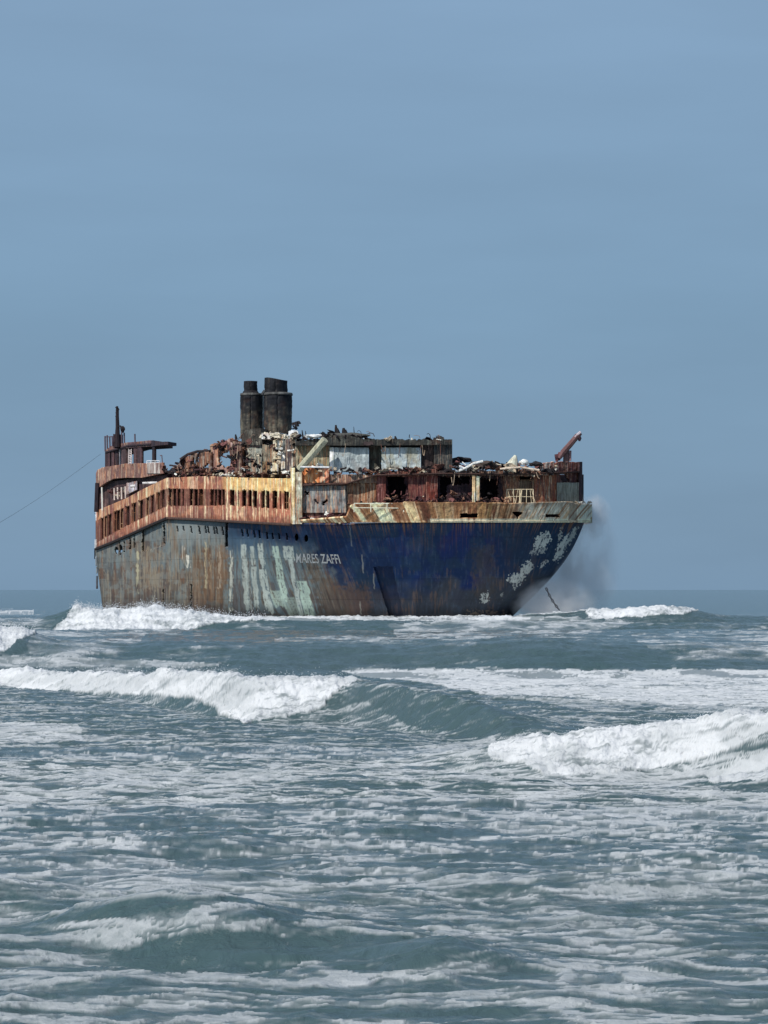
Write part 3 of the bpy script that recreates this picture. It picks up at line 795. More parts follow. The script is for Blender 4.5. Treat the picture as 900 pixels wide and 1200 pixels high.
def lump(name, px, py, D, r, squash, col, parent=None, seed=0, mat=None, jag=.4):
    bm = bmesh.new(); bmesh.ops.create_icosphere(bm, subdivisions=3, radius=1)
    c = P(px, py, D); rr = np.random.default_rng(seed); k = rr.random(3) * 50
    for v in bm.verts:
        p = np.array(v.co); n = float(fbm(np.array([p[0] * 1.6 + k[0] + p[2]]), np.array([p[1] * 1.6 + k[1] - p[2] * .7]), 3, seed % 5)[0])
        s = 1 + jag * 2 * (n - .5) * 2; q = p * s * r * np.array(squash)
        v.co = tuple(q + c)
    me = bpy.data.meshes.new(name); bm.to_mesh(me); bm.free()
    set_col(me, np.tile(lin(col) * KA, (len(me.vertices), 1)))
    return part(name, me, mat or M_SOOT, parent)


lump('radar_scanner', 143.5, 503, 346, .32, (1.0, .6, 1.0), (30, 26, 30), MAST, 3)
tube('radar_arm', P([138, 141, 144.5], [500, 499, 507], 346.3), .1, (30, 26, 30), MAST, M_SOOT)
for x, y0, y1 in ((123, 511, 529), (125.5, 510, 526), (128.5, 511.5, 524), (131.5, 511, 523), (142.5, 505, 521), (145.5, 507, 521), (158, 508.5, 522)):
    tube('roof_stanchion', line(x, y0, x + .3, y1, 347), .1, (84, 74, 82))
tube('roof_stanchion', line(122.5, 512, 132, 511.6, 347), .06, (84, 74, 82))
# torn plates hanging off the far end
for (x, y0, y1, w, cc) in ((113.2, 593, 610, 1.2, (206, 204, 196)), (112.2, 632, 643, 1.3, (196, 200, 204)), (112.6, 652, 663, .9, (150, 160, 168)), (111.0, 642, 655, .6, (40, 40, 44)), (113.2, 664, 672, .7, (120, 130, 136)), (113.6, 675, 690, 1.1, (70, 80, 90)), (114, 612, 630, .9, (50, 44, 48))):
    D = 363 - .4
    wall('hanging_plate', x - w, x + w, y0, y1, 0, streaky(cc, tuple(int(v * .7) for v in cc), seed=2), th=.15, Df=lambda X, D=D: np.full(X.shape, D), rag=.8)

# ------------------------------------------------------------------ crane on the forward tower
CR = tube('deck_crane', P([663.5, 663.8], [542, 524], 303.5), [.36, .30], (98, 76, 74), n=8)
tube('crane_boom', P([655.5, 660, 668, 676, 680.5], [537, 530, 521, 511.5, 507.5], 303.0), [.20, .34, .33, .31, .22], (92, 68, 68), CR, n=8)
tube('boom_tip', P([674, 680.5], [512.5, 506.2], 302.9), [.2, .16], (160, 152, 158), CR)
tube('boom_sheave', P([678, 679.3, 679], [511, 514, 517], 303), [.2, .22, .1], (50, 36, 44), CR)
tube('crane_strut', line(668.2, 540, 668.5, 528, 303.3), .12, (126, 96, 96), CR)
tube('crane_winch', line(650.5, 536.5, 656, 535.5, 303.4), .38, (64, 40, 44), CR, n=10)
tube('crane_strut', line(652, 541, 656, 530, 303.2), .14, (90, 54, 56), CR)
# white ventilator cone and dome on the fore deck roof
me = tube_mesh('c', P([600, 602.5, 604.2], [547, 539, 533.6], 302), [.75, .42, .14], 10, (176, 176, 160)); part('ventilator_cowl', me, M_STEEL, label='white cone shaped ventilator')
lump('ventilator_cowl', 614, 542, 302, .42, (1.2, 1, .8), (190, 192, 188), None, 5, M_STEEL, .15)

# ------------------------------------------------------------------ wreckage strewn over the decks
PAL = dict(rust=((96, 68, 56), (76, 50, 44), (124, 92, 76)), dark=((34, 30, 32), (48, 40, 40), (26, 24, 26)), pale=((176, 168, 150), (150, 138, 120), (204, 200, 188)), mar=((84, 54, 52), (100, 66, 64), (66, 44, 46)))
seedc = [100]


def scrap_mesh(px, py, D, w, h, col, kind):
    seedc[0] += 1; r = np.random.default_rng(seedc[0])
    if kind == 'plate':
        n = 7
        a = r.uniform(-.6, .6); u, v = np.meshgrid(np.linspace(-.5, .5, n), np.linspace(-.5, .5, n), indexing='ij')
        W = w * D / F; H = h * D / F
        u = u + (fbm(v * 5 + r.random() * 20, u * 3, 2, 1) - .5) * .5; v = v + (fbm(u * 5 + r.random() * 20, v * 3, 2, 2) - .5) * .6
        bend = r.uniform(-.5, .5) * W * (u * 2) ** 2 + (fbm(u * 4 + r.random() * 9, v * 4, 2, 3) - .5) * W * .5
        X = u * W * math.cos(a) - v * H * math.sin(a); Z = u * W * math.sin(a) + v * H * math.cos(a) + bend * .4
        Y = bend + v * r.uniform(-1.5, 1.5) * H
        c = P(px, py, D); V = np.stack([X + c[0], Y + c[1], Z + c[2]], -1)
        me, used = grid_mesh('s', V, smooth=False)
        set_col(me, np.tile(lin(col) * KA, (used.sum(), 1)))
        return me
    a = r.uniform(0, math.pi); dx = math.cos(a) * w / 2; dy = math.sin(a) * h / 2
    return tube_mesh('s', P([px - dx, px + r.uniform(-.2, .2) * w, px + dx], [py - dy, py + r.uniform(-.2, .2) * h, py + dy], [D, D + r.uniform(-.3, .3), D + r.uniform(-1, 1)]), r.uniform(.04, .13), 5, col)


def strew(x0, x1, yf, ys, off, n, pals, sz, pf=.55, parent=None):
    for i in range(n):
        x = rng.uniform(x0, x1); y = float(interp(x, yf)) if isinstance(yf, list) else yf
        y += rng.uniform(*ys); p = PAL[pals[rng.integers(len(pals))]]; col = p[rng.integers(3)]
        s = rng.uniform(*sz); kind = 'plate' if rng.random() < pf else 'bar'
        me = scrap_mesh(x, y, float(Dn(x)) + rng.uniform(*off), s * rng.uniform(.8, 2.2), s * rng.uniform(.5, 1.1), col, kind)
        o = part('scrap_plate' if kind == 'plate' else 'bent_bar', me, M_SCRAP, parent)
        if kind == 'plate':
            so = o.modifiers.new('t', 'SOLIDIFY'); so.thickness = .06


strew(203, 283, 557.5, (-3, 2.5), (.3, 3), 40, ['rust', 'dark', 'mar', 'dark'], (3, 7))
strew(245, 283, 556, (-2, 2), (.1, 1.5), 10, ['pale'], (2.5, 5))
strew(188, 212, 549, (-3, 6), (.5, 4), 16, ['dark', 'rust'], (3, 7))
strew(205, 275, [(205, 545), (212, 540), (232, 531), (247, 529), (252, 521), (275, 516)], (-1.5, 5), (3, 6), 34, ['dark', 'rust', 'mar'], (2.5, 6))
strew(285, 341, 556, (-3, 3), (.5, 4), 26, ['pale', 'dark', 'rust'], (2.5, 6))
strew(306, 350, 511, (-2, 3), (2.5, 6), 18, ['pale', 'dark', 'pale'], (2.5, 6))
strew(340, 350, 497, (-3, 5), (3, 6), 7, ['dark'], (2, 4))
strew(350, 430, [(350, 515), (390, 510), (430, 514)], (-2, 2), (.2, 6), 26, ['dark', 'dark', 'pale'], (2.5, 7))
strew(430, 530, 516, (-1.5, 2.5), (.0, 5), 22, ['dark', 'dark', 'pale'], (2.5, 7))
strew(354, 445, 552.5, (-2, 4), (.2, 1.6), 30, ['rust', 'pale', 'dark', 'mar'], (2.5, 6))
strew(440, 515, 551.5, (-2, 3), (.2, 1.4), 24, ['mar', 'pale', 'dark'], (2.5, 6))
strew(513, 600, [(513, 549), (530, 542), (545, 540), (552, 547), (575, 543), (600, 547)], (-1.5, 6), (.2, 4), 52, ['dark', 'dark', 'pale', 'mar'], (3, 8))
strew(590, 652, 549, (-3, 5), (.2, 3), 34, ['dark', 'pale', 'rust', 'mar'], (2.5, 7))
strew(354, 410, 607, (-4, 4), (-.1, .8), 22, ['mar', 'mar', 'dark', 'pale'], (2.5, 6))
strew(448, 515, 588, (-7, 2), (.0, .9), 26, ['mar', 'rust', 'pale', 'mar'], (2, 5))
strew(515, 600, 588, (-5, 2), (.0, .9), 26, ['mar', 'rust', 'dark'], (2, 5))
strew(408, 448, 593, (-6, 3), (.2, 1), 14, ['rust', 'dark'], (2, 5))
strew(126, 170, 578, (-6, 3), (.6, 2), 14, ['pale', 'dark', 'mar'], (2, 4))
strew(674, 692, 590, (-3, 1), (.1, 1), 8, ['pale', 'pale'], (2, 4))
strew(203, 283, 556, (-8, 2), (-.1, 1), 40, ['dark', 'mar', 'rust', 'dark'], (2.5, 6), .35)
strew(250, 290, [(250, 526), (290, 522)], (-3, 26), (2, 5), 20, ['dark', 'mar', 'rust', 'dark'], (2.5, 7), .4)
strew(284, 345, 530, (-18, 22), (2.4, 4), 34, ['pale', 'dark', 'dark', 'rust'], (2, 6), .4)
strew(205, 284, 557, (-1, 2), (-.2, .2), 12, ['pale', 'rust'], (2, 5), .7)
strew(346, 520, 550, (-3, 3), (-.1, .8), 40, ['pale', 'dark', 'rust', 'dark'], (2, 6), .6)
strew(513, 650, 551, (-4, 4), (-.2, 1), 44, ['dark', 'pale', 'rust', 'dark'], (3, 8), .6)
strew(452, 480, 576, (0, 14), (.2, 1), 8, ['mar', 'dark'], (2, 5), .3)
strew(515, 586, 578, (0, 10), (.2, 1.2), 12, ['mar', 'dark', 'rust'], (2, 6), .3)
for i in range(46):       # torn cables and bent rails trailing from the roof edges
    x = rng.uniform(206, 650); y = float(interp(x, [(206, 545), (247, 530), (285, 520), (346, 520), (530, 520), (532, 550), (650, 551)])) + rng.uniform(-1, 3)
    L_ = rng.uniform(6, 20); w_ = rng.uniform(-6, 6); D_0 = float(Dn(x)) + rng.uniform(-.1, .5)
    t_ = np.linspace(0, 1, 7)
    tube('hanging_cable', P(x + w_ * t_, y + L_ * np.sin(t_ * rng.uniform(1.2, 2.8)), D_0), rng.uniform(.02, .045), [(40, 34, 34), (150, 130, 110), (90, 60, 50), (28, 26, 28)][i % 4], mat=M_SCRAP, n=5)
for i in range(22):
    x = rng.uniform(206, 640); y = float(interp(x, [(206, 545), (247, 530), (285, 512), (346, 514), (395, 509), (528, 514), (532, 544), (640, 545)]))
    a_ = rng.uniform(-5, 5); h_ = rng.uniform(2, 6)
    tube('bent_rail', P([x, x + a_ * .3, x + a_, x + a_ * 1.8], [y + 1, y - h_ * .7, y - h_, y - h_ * .8], float(Dn(x)) + 1.0), rng.uniform(.025, .05), [(60, 46, 42), (120, 100, 86), (40, 36, 36)][i % 3], mat=M_SCRAP, n=5)
# stubs sticking up from the roof
for x, y0, y1, r in ((394.5, 508, 498, .16), (396, 508, 502, .2), (403.5, 508, 501.5, .2), (405.5, 509, 503.5, .18), (415.5, 511, 500, .04), (464, 515, 511, .12), (355, 512, 504, .07), (359, 512, 505, .05), (348, 500, 494, .2), (351, 497, 493.5, .15), (263, 518, 515, .1), (277, 515, 509, .12)):
    tube('broken_stub', P([x, x - .6, x - 1.0], [y0, (y0 + y1) / 2, y1], 304), [r * 1.4, r * 1.1, r * .6], (28, 26, 28), mat=M_SOOT)
lump('collapsed_roof_plate', 567, 545, 301.2, 1.4, (1.2, .8, .32), (62, 54, 50), None, 2, M_SCRAP, .35)
lump('collapsed_roof_plate', 539, 539, 302, .8, (1.3, .8, .35), (34, 32, 34), None, 4, M_SCRAP, .4)
lump('collapsed_roof_plate', 627, 544, 302, .62, (1.1, .8, .4), (36, 34, 36), None, 6, M_SCRAP, .4)
lump('collapsed_roof_plate', 368, 511.5, 303, .8, (1.3, .8, .25), (190, 192, 190), None, 8, M_SCRAP, .3)
lump('collapsed_roof_plate', 404, 511, 303, 1.6, (1.4, .8, .22), (66, 66, 62), None, 9, M_SCRAP, .3)

# ------------------------------------------------------------------ ship's name
cu = bpy.data.curves.new('ship_name', 'FONT'); cu.body = 'MARES ZAFFI'; cu.size = 1; cu.offset = .012; cu.space_character = 1.0
to = bpy.data.objects.new('tmp', cu); COL.objects.link(to)
bpy.context.view_layer.update()
me = bpy.data.meshes.new_from_object(to.evaluated_get(bpy.context.evaluated_depsgraph_get()))
bpy.data.objects.remove(to)
bm = bmesh.new(); bm.from_mesh(me); bmesh.ops.subdivide_edges(bm, edges=bm.edges, cuts=1); bm.to_mesh(me); bm.free()
co = np.zeros(len(me.vertices) * 3); me.vertices.foreach_get('co', co); co = co.reshape(-1, 3)
tx = (co[:, 0] - co[:, 0].min()) / np.ptp(co[:, 0]); ty = (co[:, 1] - co[:, 1].min()) / np.ptp(co[:, 1])
px = 347 + tx * 49 + (1 - ty) * 3.5 * tx; py = 659.5 + 1.2 * tx - ty * 11.0
W = hull_at(px, py); W[:, 1] -= .22
W = P(px, py, W[:, 1])
me.vertices.foreach_set('co', W.astype(np.float32).ravel()); me.update()
part('ship_name', me, M_TEXT, HULL)

# ------------------------------------------------------------------ anchor chain and mooring line
t = np.linspace(0, 1, 24)
cp = P(640 + 15.5 * t - 1.5 * np.sin(np.pi * t), 689 + 26 * t, 302 + 0 * t)
import mathutils


def chain(name, pts, R, r):
    pts = np.asarray(pts); seg = np.linalg.norm(np.diff(pts, axis=0), axis=1); L = np.concatenate([[0], np.cumsum(seg)])
    n = int(L[-1] / (R * 2.3)); bm = bmesh.new()
    for i in range(n):
        s = (i + .5) / n * L[-1]; c = np.array([np.interp(s, L, pts[:, k]) for k in range(3)])
        d = np.array([np.interp(s + .1, L, pts[:, k]) for k in range(3)]) - c; d /= np.linalg.norm(d)
        M = mathutils.Vector((0, 0, 1)).rotation_difference(mathutils.Vector(d)).to_matrix() @ mathutils.Matrix.Rotation(math.pi / 2 * (i % 2), 3, 'Z')
        ring = []
        for a in range(10):
            A = 2 * math.pi * a / 10; ring.append([])
            for b in range(5):
                B = 2 * math.pi * b / 5
                v = mathutils.Vector(((R * .62 + r * math.cos(B)) * math.cos(A), r * math.sin(B), (R * 1.35 + r * math.cos(B)) * math.sin(A)))
                ring[-1].append(bm.verts.new(M @ v + mathutils.Vector(c)))
        for a in range(10):
            for b in range(5):
                bm.faces.new((ring[a][b], ring[(a + 1) % 10][b], ring[(a + 1) % 10][(b + 1) % 5], ring[a][(b + 1) % 5]))
    me = bpy.data.meshes.new(name); bm.to_mesh(me); bm.free(); return me


part('anchor_chain', chain('anchor_chain', cp, .14, .06), M_CHAIN)
t = np.linspace(0, 1, 60)
mx_ = -60 + (118 + 60) * t
D_ = 250 + (358 - 250) * t
my = 645 + (532 - 645) * t ** 1.0 + 6 * np.sin(np.pi * t)
me = tube_mesh('mooring_rope', P(mx_, my, D_), .014, 6)
mr_ = link('mooring_rope', me, None, M_ROPE)
mr_['label'] = 'thin sagging rope running from the bridge end of the wreck out of the left edge'; mr_['category'] = 'rope'

# ------------------------------------------------------------------ sea
exec_quality = 1.0
NC = 1000
cx_ = np.concatenate([np.linspace(-2600, -60, 70, endpoint=False), np.arange(-60, 960, 1.0), np.linspace(960, 3500, 71)])
# rows: distances. even steps down the picture, plus dense rows where the seas stand up
def rows_from_density():
    Dg = np.exp(np.linspace(math.log(13.5), math.log(30000), 60000))
    pyf = HC * F / Dg
    dens = np.abs(np.gradient(pyf, Dg)) * 1.15                # rows per metre
    def bump(a, b, d):
        return d * sst(a - 1, a, Dg) * (1 - sst(b, b + 1, Dg))
    dens = np.maximum(dens, bump(20.5, 28, 26)); dens = np.maximum(dens, bump(40, 49.5, 34)); dens = np.maximum(dens, bump(54, 68, 24)); dens = np.maximum(dens, bump(68, 93, 14))
    dens = np.maximum(dens, bump(98, 114, 6)); dens = np.maximum(dens, bump(203, 222, 6)); dens = np.maximum(dens, bump(252, 264, 5))
    dens = np.maximum(dens, np.where(Dg < 100, 5, np.where(Dg < 320, 1.6, 0)))
    c = np.cumsum(dens * np.gradient(Dg)); n = int(c[-1])
    return np.interp(np.linspace(c[0], c[-1], n), c, Dg)


DR = rows_from_density()
PXs, DD = np.meshgrid(cx_, DR, indexing='ij')
SX = (PXs - 450) * DD / F; SY = DD.copy()

WAVES = [  # px, crest distance, height ; front width, back width
    (dict(x=[-400, 0, 40, 60, 75, 90, 110, 130, 180, 200, 250, 310, 450, 600, 700, 900, 1400], D=[216] * 6 + [215] * 11, h=[.5, .5, .6, 1.0, 1.4, 1.85, 1.6, 1.65, 1.75, 1.5, 1.1, .85, .65, .55, .5, .5, .4]), 3.0, 9),
    (dict(x=[500, 600, 660, 690, 740, 770, 800, 825, 850, 900, 1400], D=[262, 262, 261, 261, 260, 260, 260, 260, 261, 262, 262], h=[0, .5, .8, 1.1, 1.25, 1.55, 1.35, 1.0, .7, .5, .3]), 3.0, 9),
    (dict(x=[-600, -50, 0, 25, 45, 70, 150, 300, 450, 560, 650, 750, 900, 1400], D=[109, 109, 109, 109, 109, 108, 108, 107, 107, 107, 107, 108, 109, 110], h=[.8, 1.6, 1.65, 1.55, 1.3, 1.05, .95, 1.0, 1.0, 1.15, 1.15, .95, .7, .7]), 4.5, 12),
    (dict(x=[-900, -50, 0, 100, 200, 250, 300, 350, 400, 450, 500, 550, 600, 700, 900], D=[100, 93, 91, 84, 75, 71.5, 67.5, 67, 66.5, 64.5, 62, 60, 58, 57, 57], h=[.35, .38, .40, .56, .78, .86, .94, .92, .82, .78, .72, .60, .38, .15, 0]), 1.4, 5),
    (dict(x=[480, 530, 560, 575, 600, 650, 700, 760, 800, 830, 860, 900, 1000, 1600], D=[49, 48.5, 48, 48, 47.8, 47.5, 47.5, 47.5, 47.3, 47, 46.5, 46, 45.5, 44], h=[0, .16, .3, .40, .50, .60, .70, .78, .82, .95, 1.05, 1.08, 1.0, .6]), .85, 3.0),
    (dict(x=[780, 830, 870, 900, 960, 1200], D=[43, 42.6, 42.4, 42.2, 42, 42], h=[0, .10, .28, .34, .38, .2]), .8, 1.5),
    (dict(x=[-300, 20, 90, 140, 220, 290, 340, 430, 520, 640], D=[26, 25.4, 24.9, 24.5, 24.2, 24.1, 24.0, 23.6, 23.2, 23], h=[.0, .08, .20, .29, .38, .34, .25, .15, .08, 0]), .8, 1.3),
    (dict(x=[-400, -50, 20, 60, 110], D=[27.2, 27, 27, 27.2, 27.4], h=[.2, .2, .17, .12, 0]), .6, 1.0),
    (dict(x=[430, 480, 510, 550, 600], D=[22.6, 22.5, 22.5, 22.5, 22.5], h=[0, .07, .10, .06, 0]), .4, .7),
    (dict(x=[60, 120, 200, 330, 480, 620], D=[33, 33, 33.2, 33.5, 34, 34], h=[0, .08, .10, .10, .07, 0]), .8, 1.4),
    (dict(x=[380, 520, 700, 900, 1200], D=[29, 29, 28.6, 28.4, 28], h=[0, .07, .09, .09, .05]), .7, 1.2),
]
Z = np.zeros_like(SX); crestness = np.zeros_like(SX)
for w, wf, wb in WAVES:
    wob = (fbm(SX * 0.25 * 50 / np.maximum(np.mean(w['D']), 20), SX * 0, 3, 2) - .5)
    Dc = np.interp(PXs, w['x'], w['D']) + wob * wf * 1.6
    h = np.interp(PXs, w['x'], w['h'], left=w['h'][0], right=w['h'][-1])
    sc_ = 50.0 / np.mean(w['D'])
    h = h * (1 + .25 * (fbm(SX * .8 * sc_, SX * 0 + 3, 3, 5) - .5))
    d = DD - Dc
    W = np.where(d < 0, wf, wb)
    Z = Z + h * np.exp(-(d / W) ** 2)
    Z = Z - .18 * h * np.exp(-((d + wf * 2.2) / (wf * 1.5)) ** 2)
# chop
far = np.clip(DD / 60, 1, 12)
chop = (fbm(SX * .5, SY * 1.1, 4, 1) - .5) * .24 + (fbm(SX * 1.5 + .2 * SY, SY * 3.6, 3, 3) - .5) * .09
swell = (fbm(SX * .05, SY * .14, 3, 4) - .5) * .55
amp = sst(13, 30, DD)
calm = 1 - .35 * sst(60, 300, DD)
Z = Z + chop * (.62 + .22 * amp + .5 * sst(90, 140, DD)) * np.clip(1.2 - DD / 600, .15, 1) + swell * sst(45, 120, DD) * np.clip(1.5 - DD / 900, .12, 1)
sharp = 1 - np.abs(2 * fbm(SX * .9, SY * 1.7, 3, 6) - 1)
Z = Z + (sharp ** 3 - .45) * .05 * np.clip(1.3 - DD / 150, 0, 1)
qx, qy = proj(SX, SY, Z)

# --- foam: where the sea has broken
FO = np.zeros_like(SX)     # solid white water
LA = np.zeros_like(SX)     # amount of lacy foam


def fpoly(poly, rag=6, f=.08, s=2):
    out = np.zeros(qx.shape, np.float32); p = np.asarray(poly, float)
    m = (qx > p[:, 0].min() - rag * 2) & (qx < p[:, 0].max() + rag * 2) & (qy > p[:, 1].min() - rag) & (qy < p[:, 1].max() + rag)
    X, Y = qx[m], qy[m]
    nx = (fbm(X * f, Y * f * 1.6, 4, s) - .5) * rag * 4; ny = (fbm(X * f + 31, Y * f * 1.6, 4, s + 2) - .5) * rag * 1.6
    out[m] = pin(X + nx, Y + ny, poly)
    return out


band = lambda d0, d1: ((DD > d0) & (DD < d1))
F1 = fpoly([(60, 741), (75, 724), (88, 706), (200, 704), (262, 716), (312, 718), (314, 725), (250, 730), (225, 738), (180, 742), (120, 740)], 2.5) * band(200, 240)
FO = np.maximum(FO, F1)
FO = np.maximum(FO, fpoly([(-60, 726), (20, 726), (47, 733), (42, 742), (20, 750), (5, 763), (-60, 768)], 3) * band(95, 125))
F2 = fpoly([(-60, 774), (0, 776), (60, 780), (150, 782), (230, 784), (330, 785), (425, 784), (412, 800), (392, 815), (375, 830), (330, 840), (285, 847), (255, 836), (245, 826), (225, 818), (150, 813), (100, 813), (60, 807), (0, 804), (-60, 800)], 4) * band(58, 100)
FO = np.maximum(FO, F2)
F3 = fpoly([(572, 888), (576, 868), (640, 856), (700, 848), (760, 843), (800, 840), (850, 826), (960, 820), (960, 862), (900, 858), (868, 874), (840, 884), (800, 894), (760, 902), (700, 907), (640, 908), (620, 897), (600, 893)], 4) * band(43.5, 51)
FO = np.maximum(FO, F3)
FO = np.maximum(FO, .9 * fpoly([(296, 721), (340, 722.5), (460, 723.5), (600, 721.5), (600, 727), (520, 726), (440, 728), (370, 727), (300, 727)], 1.2, .2) * band(240, 308))
FO = np.maximum(FO, .8 * fpoly([(828, 907), (870, 890), (900, 880), (960, 870), (960, 905), (880, 914), (835, 918)], 3) * band(41, 46))
F4 = fpoly([(684, 718), (700, 711), (740, 709), (765, 703), (795, 706), (828, 714), (800, 719), (740, 723), (690, 724)], 2) * band(250, 275)
FO = np.maximum(FO, F4)
FO = np.maximum(FO, fpoly([(600, 720), (640, 716), (700, 714), (720, 718), (690, 723), (610, 725)], 2) * band(262, 330) * .9)


def lace(poly, a, rag=6, f=.06, d0=0, d1=1e9):
    global LA
    LA = np.maximum(LA, a * fpoly(poly, rag, f) * band(d0, d1))


lace([(395, 786), (560, 783), (960, 786), (960, 830), (800, 826), (640, 816), (560, 812), (500, 800), (420, 792)], .86, 3, d0=64)
lace([(560, 812), (700, 820), (960, 828), (960, 838), (700, 834)], .45, 3)
lace([(0, 768), (60, 770), (230, 776), (330, 782), (0, 782)], .55, 3)
lace([(455, 733), (520, 726), (700, 722), (742, 730), (700, 740), (600, 748), (470, 746)], .52, 6)
lace([(310, 720), (460, 720), (640, 722), (640, 727), (310, 727)], .8, 2)
lace([(320, 748), (380, 746), (560, 748), (560, 756), (320, 754)], .45, 2)
lace([(40, 740), (170, 740), (160, 762), (100, 770), (30, 766)], .45, 5)
lace([(740, 742), (900, 736), (900, 764), (760, 760)], .42, 5)
lace([(-60, 714), (40, 715), (40, 720), (-60, 720)], .7, 1)
lace([(-60, 722), (70, 726), (60, 735), (-60, 730)], .5, 2)
lace([(380, 800), (430, 798), (470, 806), (560, 850), (480, 850), (400, 842), (330, 845), (280, 850), (250, 842)], .24, 5)
lace([(500, 880), (580, 860), (600, 895), (520, 892)], .5, 5)
lace([(-60, 845), (90, 848), (100, 868), (-60, 872)], .62, 4)
lace([(620, 902), (900, 898), (960, 940), (700, 925)], .50, 6)
# open lacy field of the inner surf
inner = sst(845, 900, qy)
fdens = 1
dens = interp(qy, [(693, 0), (712, .0), (720, .10), (760, .20), (840, .18), (862, .17), (875, .28), (892, .40), (960, .40), (1030, .36), (1070, .28), (1120, .22), (1200, .20), (1300, .20)])
dens = dens * (1 + 1.5 * (fbm(SX * .22, SY * .16, 3, 5) - .5)) + .10 * (fbm(SX * .7, SY * .45, 3, 1) - .5)
LA = np.maximum(LA, dens * sst(110, 60, DD) if False else dens)
lace([(-60, 1062), (60, 1056), (100, 1068), (70, 1090), (0, 1100), (-60, 1100)], .42, 5)
lace([(100, 1090), (160, 1072), (220, 1070), (320, 1078), (330, 1088), (260, 1090), (180, 1100), (110, 1118), (60, 1128)], .36, 5)
lace([(560, 955), (760, 940), (900, 940), (900, 960), (600, 985)], .50, 6)
LA = LA * (1 - .8 * fpoly([(120, 1122), (190, 1098), (260, 1090), (400, 1105), (330, 1140), (170, 1140)], 4))
LA = LA * (1 - .6 * fpoly([(300, 752), (560, 750), (760, 756), (790, 785), (420, 784), (250, 782)], 4) * band(80, 120))
LA = LA * (1 - .8 * fpoly([(815, 916), (870, 900), (960, 890), (960, 930), (850, 928)], 3) * band(39, 46))
LA = LA * (1 - .75 * fpoly([(400, 805), (470, 806), (560, 820), (640, 850), (560, 866), (480, 850)], 4))
# lace pattern in the world: torn cells, stretched a little along the crests
wx = SX + 1.1 * (fbm(SX * .6, SY * .8, 4, 2) - .5); wy = SY + 2.5 * Z + 1.2 * (fbm(SX * .6 + 17, SY * .8, 4, 3) - .5)
r1 = 1 - np.abs(2 * fbm(wx * .7 + wy * .5, wy * 2.3 - wx * .22, 5, 1, .6) - 1)
r2 = fbm(wx * .6 - wy * .6 + 7, wy * 1.9 + wx * .2, 5, 4, .66)
r3 = 1 - np.abs(2 * fbm(wx * 2.4 + wy * 1.9, wy * 6 - wx * .9, 3, 6) - 1)
r4 = fbm(wx * 7 + 5 * wy, wy * 13 - 2.5 * wx, 4, 5, .6)
pat = .34 * r1 ** 3 + .34 * r2 + .28 * r3 ** 1.5 + .20 * r4
kn = sst(23, 36, DD)
n1_ = 1 - np.abs(2 * fbm(wx * .55 + .25 * wy, wy * 1.5 - .15 * wx, 5, 1, .62) - 1)
n2_ = fbm(wx * .6 + .3 * wy + 7, wy * 1.3, 6, 4, .66)
n3_ = 1 - np.abs(2 * fbm(wx * 2.1 + .6 * wy, wy * 4.1, 4, 6, .6) - 1)
patN = .40 * n1_ ** 2.5 + .36 * n2_ + .24 * n3_ ** 1.5
patN = np.interp(patN, np.quantile(patN.ravel()[::97], np.linspace(0, 1, 101)), np.quantile(pat.ravel()[::97], np.linspace(0, 1, 101)))
pat = patN * (1 - kn) + pat * kn
# far away use a coarser pattern so that it still resolves
patF = .45 * (1 - np.abs(2 * fbm(wx * .22, wy * .22, 5, 1, .6) - 1)) ** 2 + .55 * fbm(wx * .35, wy * .24, 5, 5, .68)
kf = sst(60, 130, DD); pat = pat * (1 - kf) + patF * kf
qs = np.quantile(pat.ravel()[::97], np.linspace(0, 1, 201))
patU = np.interp(pat, qs, np.linspace(0, 1, 201))
lacef = sst(1 - LA * .92 - .03, 1 - LA * .92 + .12, patU) * (LA > .02)
edge_ = fbm(SX * 1.2 * 50 / np.clip(DD, 22, 220), (SY + 3 * Z) * .9, 4, 7)
thick = np.clip(FO * (.78 + .22 * sst(.4, .55, edge_)) * (.35 + .65 * sst(.04, .40, .6 * patU + .5 * fbm(SX * 5, (SY * 5 + Z * 8), 3, 2) - .1)), 0, 1)
veil = .25 * sst(1 - LA * 1.7 - .25, 1 - LA * 1.7 + .45, patU) * sst(.02, .15, LA)
foam = np.maximum(np.maximum(thick, veil), lacef * (.64 + .14 * sst(870, 890, qy) * (1 - sst(1000, 1060, qy)) + .34 * sst(.5, .75, LA)) * (.6 + .4 * fbm(wx * 1.3, wy * 2.1, 3, 2)))
# white water is lumpy: raise it
k1 = 50.0 / np.clip(DD, 22, 220)
sol = FO * 1.0
lump1 = fbm(SX * 3.2 * k1, (SY * 2.2 + Z * 4) * k1, 5, 3, .68); lump2 = fbm(SX * 11 * k1, (SY * 8 + Z * 14) * k1, 3, 1)
Z = Z + sol * ((lump1 - .42) * .20 + (lump2 - .5) * .06) / np.clip(k1, .25, 2) * .85
SY = SY + sol * (lump2 - .5) * .08 / k1
Z = Z + lacef * .012
print('SEA', SX.shape)
